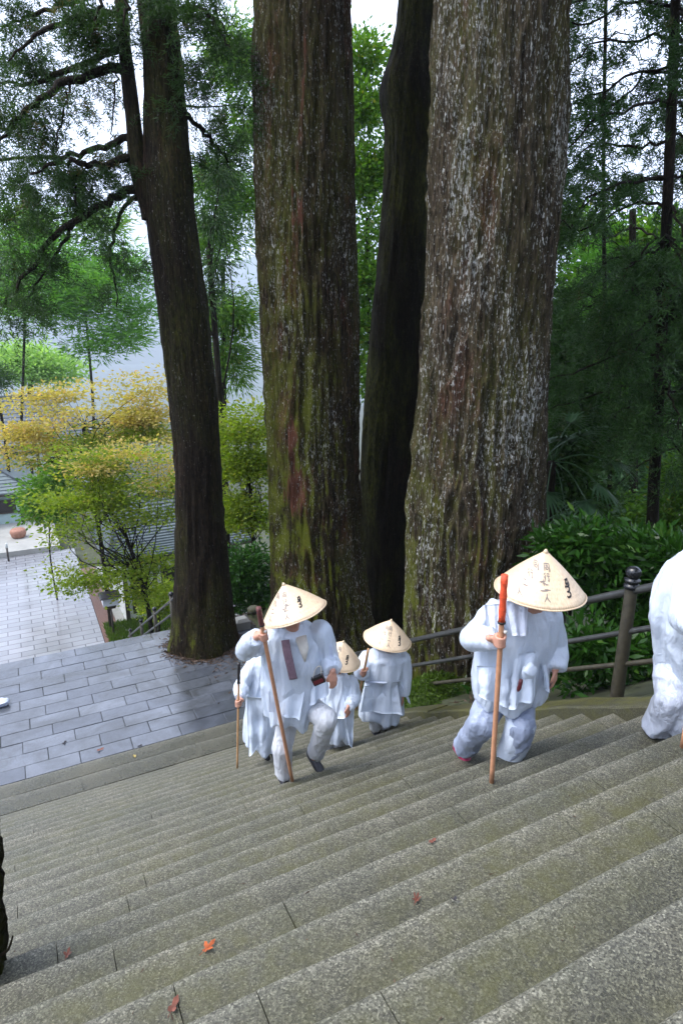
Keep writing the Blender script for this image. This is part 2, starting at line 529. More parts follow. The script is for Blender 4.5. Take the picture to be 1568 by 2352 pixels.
M['bark_D'] = m_bark('bark_dark', (0.004, 0.003, 0.001), (0.013, 0.010, 0.004), 0.08, 0.5, 0.05)
M['bark_L'] = m_bark('bark_wet', (0.004, 0.003, 0.002), (0.030, 0.021, 0.013), 0.42, 0.35, 0.2, (tuple(-RT_ * .9 - FH_ * .4), 0.9), (), 0.715)
M['bark_far'] = m_bark('bark_twig', (0.006, 0.005, 0.004), (0.026, 0.02, 0.015), 0.05, 0.1, 0.1)
M['rail'] = simple('weathered_rail', (0.040, 0.042, 0.042), 0.35, 0.35, 14, 0.2)
M['railwood'] = simple('mossy_post', (0.036, 0.032, 0.020), 0.55, 0.4, 18, 0.3)
M['cap'] = simple('black_cap', (0.010, 0.011, 0.013), 0.22, 0.2, 20)
M['skin'] = simple('skin', (0.52, 0.27, 0.19), 0.5, 0.10, 25)
M['straw'] = m_straw()
M['ink'] = simple('ink', (0.012, 0.010, 0.010), 0.6, 0.2, 40)
M['faint_ink'] = simple('faint_ink', (0.22, 0.19, 0.17), 0.6, 0.15, 40)
M['coat'] = m_cloth('white_raincoat', (0.68, 0.75, 0.89), 0.30, 0.22, 15, 1.0, 0.5)
M['pants'] = m_cloth('white_trousers', (0.62, 0.65, 0.70), 0.6, 0.1, 16, 0.9)
M['bluepants'] = m_cloth('pale_blue_trousers', (0.34, 0.40, 0.54), 0.5, 0.10, 14, 0.9, 0.3)
M['jeans'] = simple('dark_denim', (0.10, 0.13, 0.19), 0.8, 0.25, 30, 0.3)
M['film'] = m_film('clear_rain_film', (0.76, 0.86, 1.0), 0.24)
M['cotton'] = m_cloth('white_cotton', (0.58, 0.65, 0.80), 0.8, 0.15, 20, 0.6)
M['shirt'] = simple('cream_shirt', (0.62, 0.60, 0.55), 0.8, 0.1, 20, 0.2)
M['shoe'] = simple('dark_shoe', (0.02, 0.021, 0.028), 0.4, 0.3, 25)
M['magenta'] = simple('magenta_shoe', (0.30, 0.015, 0.07), 0.5, 0.3, 25)
M['stick'] = simple('cedar_stick', (0.50, 0.25, 0.14), 0.5, 0.15, 22, 0.15)
M['stick2'] = simple('tan_stick', (0.42, 0.24, 0.11), 0.55, 0.2, 22, 0.15)
M['brocade'] = simple('red_brocade', (0.62, 0.075, 0.025), 0.55, 0.4, 45, 0.3)
M['darkbrocade'] = simple('maroon_brocade', (0.10, 0.03, 0.028), 0.6, 0.4, 45, 0.3)
M['bell'] = simple('bell_metal', (0.5, 0.48, 0.44), 0.25, 0.1, 20)
M['stole'] = simple('purple_stole', (0.20, 0.13, 0.17), 0.7, 0.25, 30, 0.2)
M['black'] = simple('black_plastic', (0.014, 0.012, 0.014), 0.3, 0.2, 20)
M['wine'] = simple('wine_case', (0.10, 0.015, 0.02), 0.3, 0.2, 20)
M['hair'] = simple('dark_hair', (0.015, 0.012, 0.010), 0.5, 0.3, 60, 0.3)
M['tile'] = simple('grey_roof_tile', (0.085, 0.10, 0.11), 0.35, 0.25, 5, 0.1)
M['copper'] = simple('green_grey_roof', (0.095, 0.12, 0.125), 0.36, 0.25, 3, 0.1)
M['plaster'] = simple('pale_plaster', (0.48, 0.50, 0.47), 0.8, 0.1, 3)
M['bluewall'] = simple('green_grey_boards', (0.27, 0.36, 0.36), 0.7, 0.12, 3)
M['timber'] = simple('dark_timber', (0.035, 0.026, 0.019), 0.6, 0.3, 8)
M['concrete'] = simple('concrete', (0.26, 0.26, 0.24), 0.6, 0.15, 2)
M['redbrick'] = simple('red_gravel', (0.115, 0.062, 0.048), 0.6, 0.4, 25, 0.3)
M['terracotta'] = simple('terracotta', (0.27, 0.13, 0.085), 0.7, 0.15, 10)
M['lantern'] = simple('lantern_panel', (0.45, 0.47, 0.50), 0.5, 0.08, 5)
M['grass'] = m_leaf('grass_blade', (0.035, 0.075, 0.006), (0.075, 0.13, 0.012), 0.5, 0.3)
M['moss'] = simple('bright_moss', (0.030, 0.058, 0.004), 0.85, 0.5, 30, 0.8)
M['leaf_red'] = simple('red_leaf', (0.36, 0.085, 0.022), 0.45, 0.5, 45)
M['litter'] = simple('litter', (0.055, 0.032, 0.018), 0.7, 0.5, 20)
M['leaf_brown'] = simple('brown_leaf', (0.16, 0.055, 0.035), 0.6, 0.4, 45)
M['cedar'] = m_leaf('cedar_needles', (0.014, 0.040, 0.011), (0.052, 0.100, 0.024), 0.5, 0.3, (0.085, 0.065, 0.022))
M['cedar_dark'] = m_leaf('dark_needles', (0.012, 0.042, 0.010), (0.055, 0.115, 0.024), 0.5, 0.25, (0.05, 0.06, 0.015))
M['cedar_lit'] = m_leaf('green_needles', (0.040, 0.140, 0.014), (0.13, 0.29, 0.034), 0.5, 0.4)
M['mid'] = m_leaf('mid_leaves', (0.032, 0.105, 0.011), (0.13, 0.24, 0.026), 0.45, 0.4, (0.18, 0.18, 0.025))
M['pale'] = m_leaf('pale_leaves', (0.16, 0.30, 0.08), (0.32, 0.46, 0.16), 0.5, 0.4)
M['paleblue'] = m_leaf('misty_leaves', (0.07, 0.16, 0.08), (0.16, 0.28, 0.15), 0.4, 0.35)
M['maple'] = m_leaf('maple_green', (0.085, 0.150, 0.010), (0.23, 0.28, 0.025), 0.5, 0.45, (0.28, 0.25, 0.035))
M['maple_y'] = m_leaf('maple_yellow', (0.26, 0.24, 0.06), (0.50, 0.36, 0.13), 0.5, 0.45, (0.50, 0.28, 0.10))
M['shrub'] = m_leaf('glossy_leaves', (0.010, 0.038, 0.006), (0.032, 0.095, 0.012), 0.22, 0.25, (0.06, 0.12, 0.02))
M['fern'] = m_leaf('palm_leaves', (0.020, 0.055, 0.022), (0.055, 0.11, 0.05), 0.3, 0.25)
M['mountain'] = simple('far_forest', (0.045, 0.065, 0.045), 0.9, 0.3, 0.02)

rng = np.random.default_rng(7)
# ------------------------------------------------------------------ terrain
def ground_h(X, Y):
    z = -H0 - (np.clip(Y, -3, Y_LAND) - Y0) * RISE / TREAD
    z = z - np.clip(Y - Y_EDGE, 0, 9.7) * (-(Z_PLAZA - Z_LAND)) / 9.7
    z = z - np.clip(Y - 60, 0, 60) * 0.22 - np.clip(Y - 120, 0, 400) * 0.08
    side = np.clip(X - 5.2, 0, 60)
    z = z - side * 0.10 * np.clip((Y + 2) / 6, 0, 1) * np.clip((26 - Y) / 10, 0, 1)
    z = z - np.clip(X - 14, 0, 100) * 0.12
    z = z + np.clip(-6 - X, 0, 8) * 0.5 * np.clip((Y_LAND + 4 - Y) / 4, 0, 1)
    inside = (X > X_L - 0.05) & (X < X_R + 0.42) & (Y < Y_EDGE + 0.2)
    inside |= (X < X_R) & (X > -4.2) & (Y > Y_LAND - 1) & (Y < Y_EDGE + 0.2)
    plaza = (X < 3.2) & (X > -26) & (Y > Y_EDGE) 
    return np.where(inside, z - 0.45, np.where(plaza, z - 0.35, z))

def axis(segs):
    out = []
    for a, b, st in segs:
        out.append(np.arange(a, b, st))
    return np.concatenate(out)
gx = axis([(-420, -60, 40), (-60, -12, 4), (-12, 12, 0.24), (12, 40, 2), (40, 440, 40)])
gy = axis([(-60, -6, 6), (-6, 24, 0.3), (24, 60, 2), (60, 520, 20)])
GX, GY = np.meshgrid(gx, gy)
GZ = ground_h(GX, GY)
P3 = np.stack([GX.ravel() * 0.8, GY.ravel() * 0.8, 0 * GX.ravel()], 1)
rough = fbm(P3, 3, 5).reshape(GX.shape)
hollow = (GX > -4.3) & (GX < X_R + 0.4) & (GY < 13)
GZ = GZ + np.where(hollow, 0, rough * 0.10)
nx, ny = len(gx), len(gy)
i, j = np.meshgrid(np.arange(ny - 1), np.arange(nx - 1), indexing='ij')
Q = np.stack([i * nx + j, i * nx + j + 1, (i + 1) * nx + j + 1, (i + 1) * nx + j], -1).reshape(-1, 4)
tag(link('ground', raw_mesh('ground', np.stack([GX, GY, GZ], -1), None, Q, True), M['ground']), kind='structure')

# mountain across the valley
ma = np.linspace(R_(-60), R_(85), 120)
V = []
for rr, f0 in ((2100, 0.0), (2500, 0.45), (3000, 0.85), (3600, 1.0), (4000, 0.6)):
    for a in ma:
        n_ = fbm(np.array([[a * 5, rr * 0.0016, 0.5]]), 4, 9)[0]
        V.append((rr * math.sin(a), rr * math.cos(a), -130 + f0 * (400 + 190 * n_)))
Q = [(r * 120 + c, r * 120 + c + 1, (r + 1) * 120 + c + 1, (r + 1) * 120 + c) for r in range(4) for c in range(119)]
tag(link('hills', raw_mesh('hills', V, None, Q, True), M['mountain']), kind='structure')
vx = np.array([(-2600, 440, -115), (3600, 440, -115), (4200, 3400, -115), (-3600, 3400, -115), (-2600, 440, -116), (3600, 440, -116), (4200, 3400, -116), (-3600, 3400, -116)], float)
tag(link('valley_floor', raw_mesh('valley_floor', vx, None, [(0, 1, 2, 3), (7, 6, 5, 4)]), M['mountain']), kind='structure')

# ------------------------------------------------------------------ the long stair: every step a row of granite slabs
stairs = tag(bpy.data.objects.new('stone_stairs', None), kind='structure')
COL.objects.link(stairs)
def slab(x0, x1, y0, y1, z1, thick, seed, bev=0.011, nx_=None):
    """granite slab with a worn, slightly uneven nosing along y1"""
    L = x1 - x0
    m = nx_ or max(4, int(L / 0.09))
    xs = np.linspace(x0, x1, m + 1)
    w = fbm(np.stack([xs * 2.3, np.full_like(xs, y1 * 7.1), np.full_like(xs, seed)], 1), 3, seed) * 0.004
    w2 = fbm(np.stack([xs * 1.7, np.full_like(xs, y1 * 3.3), np.full_like(xs, seed + .5)], 1), 3, seed + 4) * 0.003
    prof = [(y0, z1 - thick), (y0, z1 - 0.004), (y0 + 0.006, z1), (y1 - 0.13, z1), (y1 - 0.055, z1 - 0.0005), (y1 - bev * 1.8, z1 - 0.002), (y1 - bev * 0.7, z1 - bev * 0.4), (y1, z1 - bev * 1.3), (y1 - 0.003, z1 - thick)]
    wear_shade = np.array([0, 0, 0, 0.22, 0.55, 1.0, 1.0, 1.0, 0.3])
    n = len(prof)
    V = np.zeros((m + 1, n, 3))
    for q, (yy, zz) in enumerate(prof):
        V[:, q, 0] = xs
        V[:, q, 1] = yy + (w if q >= 5 else 0)
        V[:, q, 2] = zz + (w2 if 0 < q < 8 else 0)
    i, j = np.meshgrid(np.arange(m), np.arange(n), indexing='ij')
    Qd = np.stack([i * n + j, i * n + (j + 1) % n, (i + 1) * n + (j + 1) % n, (i + 1) * n + j], -1).reshape(-1, 4)
    V = V.reshape(-1, 3)
    T = []
    for e, base in ((0, 0), (1, m * n)):
        for q in range(1, n - 1):
            T.append((base, base + q, base + q + 1) if e == 0 else (base, base + q + 1, base + q))
    return V, np.array(T), Qd, np.tile(wear_shade, m + 1)
seed = 0
joint_hint = {1: 2.62, 2: 2.33, 6: 1.72, 5: 1.95, 9: 1.5}
for k in range(-9, NSTEP + 1):
    z = zstep(k)
    y1 = Y0 + k * TREAD
    y0_ = y1 - TREAD - 0.05
    j0 = joint_hint.get(k, 1.1 + 1.7 * rng.random())
    cuts = [X_L, j0 - 1.86 if j0 - 1.86 > X_L + 0.3 else None, j0, min(j0 + 1.55 + 0.3 * rng.random(), X_R - 0.2), X_R]
    cuts = [c for c in cuts if c is not None]
    for a, b in zip(cuts[:-1], cuts[1:]):
        seed += 1
        V, T, Q, wr = slab(a + 0.002, b - 0.002, y0_ + 0.002 * rng.random(), y1 + 0.004 * rng.standard_normal() * 0.4, z + 0.003 * rng.standard_normal() * 0.5, RISE + 0.03, seed)
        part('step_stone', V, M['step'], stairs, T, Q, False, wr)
# bed under the slabs so that the joints read dark
V, T, Q = box(X_L, X_R, Y0 - 9.5 * TREAD, Y_LAND, -1, -0.9)
bed = np.array([(x, y, zslope(y) - dz) for x in (X_L + .01, X_R - .01) for (y, dz) in ((Y0 - 9 * TREAD, 0.215), (Y_LAND, 0.215), (Y_LAND, 0.6), (Y0 - 9 * TREAD, 0.6))], float)
tag(link('stair_bed', raw_mesh('stair_bed', bed, None, [(0, 1, 5, 4), (1, 2, 6, 5), (2, 3, 7, 6), (3, 0, 4, 7), (0, 3, 2, 1), (4, 5, 6, 7)]), M['joint']), kind='structure')
# top platform behind the camera, so that the flight does not end in the air
V, T, Q = box(X_L - 2, X_R + 1, -9, Y0 - 9.6 * TREAD, zstep(-10) - 0.5, zstep(-10) - 0.02, 0.02)
tag(link('upper_landing', raw_mesh('upper_landing', V, T, Q), M['step']), kind='structure')

# stringer kerb along the right-hand end of the stair
def kerb(x0, x1, ya, yb, up, name, down=0.5, piece=1.6):
    root = tag(bpy.data.objects.new(name, None), kind='structure')
    COL.objects.link(root)
    y = ya
    s = 0
    while y < yb - 0.05:
        e = min(y + piece, yb)
        s += 1
        n = 14
        ys = np.linspace(y + 0.004, e - 0.004, n)
        V = []
        for q, yy in enumerate(ys):
            zz = zslope(yy) + up
            d = fbm(np.array([[yy * 3.1, s * 2.0, x0]]), 3, s)[0] * 0.012
            V += [(x0, yy, zz - down), (x0 + d * .5, yy, zz - 0.02 + d), (x0 + 0.022, yy, zz + d), (x1 - 0.02, yy, zz + d * 1.4), (x1, yy, zz - 0.03), (x1, yy, zz - down)]
        Q = [(a * 6 + b, a * 6 + (b + 1) % 6, (a + 1) * 6 + (b + 1) % 6, (a + 1) * 6 + b) for a in range(n - 1) for b in range(6)]
        F = [tuple(f) for f in Q] + [(5, 4, 3, 2, 1, 0), tuple(6 * (n - 1) + b for b in range(6))]
        part('kerb_stone', V, M['curb'], root, faces=F, smooth=False)
        y = e
    return root
kerb(X_R + 0.005, X_R + 0.33, -2.4, Y_LAND + 0.3, 0.055, 'stair_kerb')

# ------------------------------------------------------------------ landing of wet flagstones
landing = tag(bpy.data.objects.new('landing', None), kind='structure')
COL.objects.link(landing)
V, T, Q = box(-4.0, X_R, Y_LAND - 0.02, Y_EDGE - 0.01, Z_LAND - 0.6, Z_LAND - 0.018)
part('paving_bed', V, M['joint'], landing, T, Q, smooth=False)
ROW, LEN = 0.3118, 0.735
r = 0
y = Y_EDGE
while y > Y_LAND + 0.05:
    strip = y < Y_LAND + 0.66
    y0_ = max(y - (0.29 if strip else ROW), Y_LAND + 0.004)
    if y0_ - Y_LAND < 0.12: y0_ = Y_LAND + 0.004
    off = -0.16 + (0.37 if r % 2 else 0.0) + 0.06 * rng.standard_normal() * (r > 4)
    LN = 1.7 if strip else LEN
    x = off - 6 * LN
    if r == 0: x = off - 6 * LEN - 0.1
    while x < X_R:
        a, b = max(x, -4.0), min(x + LN, X_R if y < 11.0 else 3.9)
        if b - a > 0.12:
            if strip:
                V, T, Q, wr = slab(a + .002, b - .002, y0_ + .001, y - .001, Z_LAND, .1, 900 + r, 0.006)
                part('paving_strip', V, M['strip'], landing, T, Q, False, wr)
                x += LN
                continue
            V, T, Q = box(a + 0.0035, b - 0.0035, y0_ + 0.0035, y - 0.0035, Z_LAND - 0.08, Z_LAND + 0.0025 * rng.standard_normal(), 0.007)
            V[-4:, 2] += 0.0012 * rng.standard_normal(4)
            part('flagstone', V, M['pave'], landing, T, Q, smooth=False)
        x += LN
    y = y0_; r += 1

# lower stair below the landing (its treads are hidden behind the landing's edge)
HX = 3.05
V, Q = [], []
nl = 32
for k in range(nl + 1):
    yy, zz = Y_EDGE + 0.02 + k * TREAD, Z_LAND - k * (Z_LAND - Z_PLAZA) / (nl + 1)
    zn = Z_LAND - (k + 1) * (Z_LAND - Z_PLAZA) / (nl + 1)
    b = len(V)
    V += [(-4, yy, zz - (0.02 if k == 0 else 0)), (HX - .5, yy, zz - (0.02 if k == 0 else 0)), (-4, yy, zn), (HX - .5, yy, zn), (-4, yy + TREAD, zn), (HX - .5, yy + TREAD, zn)]
    Q += [(b, b + 1, b + 3, b + 2), (b + 2, b + 3, b + 5, b + 4)]
tag(link('lower_stairs', raw_mesh('lower_stairs', V, None, Q), M['pave']), kind='structure')

# ------------------------------------------------------------------ plaza and its borders
yp = Y_EDGE + 0.02 + (nl + 1) * TREAD
def sheet(name, x0, x1, y0, y1, z, mat, t=0.2):
    V, T, Q = box(x0, x1, y0, y1, z - t, z)
    return tag(link(name, raw_mesh(name, V, T, Q), mat), kind='structure')
sheet('plaza', -26, 2.05, yp, 37.1, Z_PLAZA, M['plaza'])
sheet('red_path_border', 2.07, 2.72, yp, 33.5, Z_PLAZA + 0.012, M['redbrick'])
sheet('side_path', 2.74, 8.0, yp + 1.2, 33.5, Z_PLAZA - 0.01, M['concrete'])
sheet('terrace', -20, 1.35, 37.12, 44, Z_PLAZA + 0.30, M['concrete'], 0.5)

# ------------------------------------------------------------------ buildings down at the plaza
def tiled_roof(root, C, zr, mat, hip=0.0, rows=16, over=0.0, name='roof', thick=0.16):
    """hip or gable roof over the eave rectangle C (4 corners, C0-C1 and C3-C2 the long eaves); courses stepped so that they read as tiles"""
    C = [np.asarray(c, float) for c in C]
    mA, mB = (C[0] + C[3]) / 2, (C[1] + C[2]) / 2
    ax = mB - mA
    RA, RB = mA + ax * hip, mB - ax * hip
    RA = RA + UP * zr; RB = RB + UP * zr
    out = []
    def slope(A0, A1, B0, B1):
        Vs, Qs = [], []
        for q in range(rows):
            t0, t1 = q / rows, (q + 1) / rows
            sag = lambda t: -0.10 * zr * math.sin(math.pi * t) 
            l0, r0 = A0 + (B0 - A0) * t0, A1 + (B1 - A1) * t0
            l1, r1 = A0 + (B0 - A0) * t1, A1 + (B1 - A1) * t1
            b = len(Vs)
            lift = 0.05
            Vs += [l0 + UP * (sag(t0) - 0.03), r0 + UP * (sag(t0) - 0.03), l0 + UP * (sag(t0) + lift), r0 + UP * (sag(t0) + lift), l1 + UP * sag(t1), r1 + UP * sag(t1)]
            Qs += [(b, b + 1, b + 3, b + 2), (b + 2, b + 3, b + 5, b + 4)]
        return np.array(Vs), None, np.array(Qs)
    out.append(slope(C[0], C[1], RA, RB)); out.append(slope(C[2], C[3], RB, RA))
    out.append(slope(C[1], C[2], RB, RB)); out.append(slope(C[3], C[0], RA, RA))
    V, T, Q = join(out)
    rf = part(name, V, mat, root, T, Q, smooth=False)
    # eave board and ridge as sub-parts
    V, T, Q = tube([RA + UP * 0.06, RB + UP * 0.06], 0.13, 8)
    link('ridge', raw_mesh('ridge', V - np.asarray(root.location), T, Q, True), M['tile'], rf)
    hips = [tube([C[a], (C[a] + Rr) / 2 - UP * 0.10 * zr + UP * .06, Rr], 0.07, 6) for a, Rr in ((0, RA), (3, RA), (1, RB), (2, RB))]
    for V, T, Q in hips:
        link('hip_ridge', raw_mesh('hip_ridge', V - np.asarray(root.location), T, Q, True), M['tile'], rf)
    Vb = np.array([c - UP * d for d in (0.04, thick) for c in C])
    link('eave', raw_mesh('eave', Vb - np.asarray(root.location), None, np.array([(0, 1, 5, 4), (1, 2, 6, 5), (2, 3, 7, 6), (3, 0, 4, 7), (4, 5, 6, 7)])), M['timber'], rf)
    return rf

def rect_house(root, C, z0, z1, inset, mat, beams=True):
    C = np.array(C, float)
    ctr = C.mean(0)
    W = [ctr + (c - ctr) * inset for c in C]
    V = np.array([(w[0], w[1], z) for z in (z0, z1) for w in W])
    part('wall', V, mat, root, None, np.array([(0, 1, 5, 4), (1, 2, 6, 5), (2, 3, 7, 6), (3, 0, 4, 7)]), smooth=False)
    return [np.array(w) for w in W]

def wall_boxes(root, A, B, items, proud=0.04):
    """posts, rails and openings laid on the wall line A-B: (name, u0, u1, z0, z1, material, depth)"""
    A, B = np.asarray(A, float), np.asarray(B, float)
    d = (B - A) / np.linalg.norm(B - A)
    nrm = np.array([d[1], -d[0], 0])
    for nm, u0, u1, z0, z1, mt, dep in items:
        p = [A + d * u0 - nrm * 0.03, A + d * u1 - nrm * 0.03, A + d * u1 + nrm * dep, A + d * u0 + nrm * dep]
        V = np.array([(q[0], q[1], z) for z in (z0, z1) for q in p])
        part(nm, V, mt, root, None, np.array([(0, 1, 5, 4), (1, 2, 6, 5), (2, 3, 7, 6), (3, 0, 4, 7), (4, 5, 6, 7), (3, 2, 1, 0)]), smooth=False)

P1 = J(80, 1128, 38.0)
hall = thing('temple_hall', (P1[0] - 5, P1[1] + 4, Z_PLAZA), 'low hall with pale grey hipped roof and dark rail across the plaza', 'building')
C = [P1 + np.array([-13, 0, 0]), P1, P1 + np.array([0, 9.5, 0]), P1 + np.array([-13, 9.5, 0])]
tiled_roof(hall, C, 3.9, M['copper'], 0.36, 18)
W = rect_house(hall, C, Z_PLAZA + .25, P1[2] - 0.1, 0.88, M['bluewall'])
L = 13 * 0.88
its = [('post', L - 0.16 - q * 2.2, L - q * 2.2, Z_PLAZA + .3, P1[2] - .1, M['timber'], 0.06) for q in range(5)]
its += [('window', L - 2.0 - q * 2.2, L - 0.35 - q * 2.2, Z_PLAZA + 1.0, Z_PLAZA + 1.7, M['black'], 0.02) for q in range(5)]
its += [('rail', 0.2, L, Z_PLAZA + 1.72, Z_PLAZA + 1.80, M['timber'], 0.09), ('rail', 0.2, L, Z_PLAZA + .95, Z_PLAZA + 1.02, M['timber'], 0.085)]
wall_boxes(hall, W[0], W[1], its)

P2 = J(235, 1010, 50.0)
house2 = thing('temple_house', (P2[0] - 5, P2[1] + 4, Z_PLAZA), 'white plastered house with dark timber posts half hidden behind the yellow maple', 'building')
C = [P2 + np.array([-16, 0, 0]), P2, P2 + np.array([0, 8, 0]), P2 + np.array([-16, 8, 0])]
tiled_roof(house2, C, 3.2, M['tile'], 0.2, 14)
W = rect_house(house2, C, Z_PLAZA - .4, P2[2] - 0.1, 0.9, M['plaster'])
L = 16 * .9
its = [('post', L - 0.2 - q * 1.9, L - q * 1.9, Z_PLAZA, P2[2] - .1, M['timber'], 0.06) for q in range(8)]
its += [('window', L - 1.5 - q * 1.9, L - 0.55 - q * 1.9, P2[2] - 2.3, P2[2] - 1.1, M['black'], 0.03) for q in range(7)]
its += [('beam', 0.1, L, P2[2] - .75, P2[2] - .5, M['timber'], 0.08), ('beam', 0.1, L, P2[2] - 2.75, P2[2] - 2.55, M['timber'], 0.08)]
wall_boxes(house2, W[0], W[1], its)

ZE = -9.1
E1, E2 = at_z(244, 1294, ZE), at_z(586, 1238, ZE)
ed = E2 - E1
el = np.linalg.norm(ed); ed = ed / el
en = np.array([-ed[1], ed[0], 0])
if en[1] < 0: en = -en
C = [E1, E2, E2 + en * 4.6, E1 + en * 4.6]
pav = thing('rest_pavilion', ((E1[0] + E2[0]) / 2, (E1[1] + E2[1]) / 2 + 2, Z_PLAZA), 'small pavilion with a wet grey tiled roof behind the leaning dark cedar', 'pavilion')
tiled_roof(pav, C, 2.0, M['copper'], 0.16, 20)
W = rect_house(pav, C, Z_PLAZA - .3, ZE - 0.1, 0.80, M['plaster'])
L = el * .8
its = [('post', u, u + .16, Z_PLAZA - .3, ZE - .1, M['timber'], 0.07) for u in np.linspace(0, L - .16, 5)]
its += [('opening', u + .3, u + L / 4 - .2, Z_PLAZA + .3, ZE - .7, M['black'], 0.02) for u in np.linspace(0, L - L / 4, 4)]
its += [('beam', 0.05, L, ZE - .45, ZE - .22, M['timber'], 0.09)]
wall_boxes(pav, W[0], W[1], its)

# ------------------------------------------------------------------ haze over the valley (real air, sky outside it)
V, T, Q = box(-3800, 4500, -70, 4300, -140, 560)
hz = bpy.data.materials.new('valley_haze'); hz.use_nodes = True
hz.node_tree.nodes.clear()
ho = hz.node_tree.nodes.new('ShaderNodeOutputMaterial'); hv = hz.node_tree.nodes.new('ShaderNodeVolumePrincipled')
hv.inputs['Density'].default_value = 0.0004
hv.inputs['Color'].default_value = (0.74, 0.85, 1.0, 1)
hz.node_tree.links.new(hv.outputs[0], ho.inputs['Volume'])
haze = tag(link('haze', raw_mesh('haze', V, T, Q), hz), kind='stuff')
#==TREES==
# ------------------------------------------------------------------ big trunks
def trunk_mesh(rows, d, seg=160, nz=260, ridge=0.05, low=0.05, seed=1, dd=None, flare_noise=0.0, down=0.8):
    """rows: (photo y, left x, right x) from bottom to top; the trunk stands in the upright plane d metres ahead"""
    rows = sorted(rows, key=lambda r: -r[0])
    C, Rr = [], []
    for q, (y, xl, xr) in enumerate(rows):
        P = J((xl + xr) / 2, y, d + (dd[q] if dd else 0))
        C.append(P); Rr.append((xr - xl) / 2 * mpp(P))
    C, Rr = np.array(C), np.array(Rr)
    C = np.vstack([C[0] - UP * down, C, C[-1] + (C[-1] - C[-2]) / np.linalg.norm(C[-1] - C[-2]) * 5.0])
    Rr = np.concatenate([[Rr[0] * 1.06], Rr, [Rr[-1] * 0.9]])
    z = np.linspace(C[0, 2], C[-1, 2], nz)
    cx, cy, rr = np.interp(z, C[:, 2], C[:, 0]), np.interp(z, C[:, 2], C[:, 1]), np.interp(z, C[:, 2], Rr)
    ker = np.hanning(15); ker /= ker.sum()
    sm = lambda a: np.convolve(np.pad(a, 7, mode='edge'), ker, 'valid')
    cx, cy, rr = sm(cx), sm(cy), sm(rr)
    a = np.arange(seg) * 2 * math.pi / seg
    A_, Z_ = np.meshgrid(a, z)
    Rm = rr[:, None] * np.ones_like(A_)
    circ = float(np.mean(rr))
    pt = lambda f, fz: np.stack([np.cos(A_).ravel() * circ * f, np.sin(A_).ravel() * circ * f, Z_.ravel() * fz], 1)
    n1 = 1 - np.abs(noise3(pt(9, 0.9) + 0.6 * fbm(pt(2, 1.2), 2, seed)[:, None], seed)) * 2
    n2 = 1 - np.abs(noise3(pt(19, 2.2), seed + 3)) * 2
    n3 = fbm(pt(1.6, 0.35), 3, seed + 7)
    n4 = noise3(pt(34, 4.5), seed + 9)
    Rm = Rm + (ridge * (0.5 * (n1 - .45) + 0.36 * (n2 - .45) + 0.14 * n4) + low * n3).reshape(Rm.shape)
    if flare_noise:
        root = np.clip(1 - (Z_ - C[1, 2]) / 1.6, 0, 1) ** 2
        Rm = Rm + root * flare_noise * (0.5 + 0.5 * np.sin(A_ * 5 + 1.3 * seed + 0.8 * np.sin(A_ * 2)))
    V = np.stack([cx[:, None] + Rm * np.cos(A_), cy[:, None] + Rm * np.sin(A_), Z_], -1).reshape(-1, 3)
    i, j = np.meshgrid(np.arange(nz - 1), np.arange(seg), indexing='ij')
    Q = np.stack([i * seg + j, i * seg + (j + 1) % seg, (i + 1) * seg + (j + 1) % seg, (i + 1) * seg + j], -1).reshape(-1, 4)
    return V, Q, np.stack([cx, cy, z], 1), rr

# ------------------------------------------------------------------ foliage builders (all real leaf-sized faces)
def leaves(C, D, L, Wd, rng, fold=0.0):
    """rhombic leaves at C along D: 2 triangles each"""
    n = len(C)
    D = D / (np.linalg.norm(D, axis=1)[:, None] + 1e-9)
    S = np.cross(D, rng.normal(size=(n, 3))); S /= np.linalg.norm(S, axis=1)[:, None] + 1e-9
    L = np.broadcast_to(L, (n,))[:, None]; Wd = np.broadcast_to(Wd, (n,))[:, None]
    a = C; b = C + D * L * 0.45 + S * Wd * 0.5; c = C + D * L; e = C + D * L * 0.45 - S * Wd * 0.5
    V = np.stack([a, b, c, e], 1).reshape(-1, 3)
    o = np.arange(n)[:, None] * 4
    T = np.concatenate([o + np.array([0, 1, 2]), o + np.array([0, 2, 3])], 1).reshape(-1, 3)
    return V, T

def needles(C, D, L, Wd, rng):
    n = len(C)
    D = D / (np.linalg.norm(D, axis=1)[:, None] + 1e-9)
    S = np.cross(D, rng.normal(size=(n, 3))); S /= np.linalg.norm(S, axis=1)[:, None] + 1e-9
    L = np.broadcast_to(L, (n,))[:, None]; Wd = np.broadcast_to(Wd, (n,))[:, None]
    V = np.stack([C - S * Wd * 0.5, C + S * Wd * 0.5, C + D * L], 1).reshape(-1, 3)
    return V, np.arange(n * 3).reshape(-1, 3)

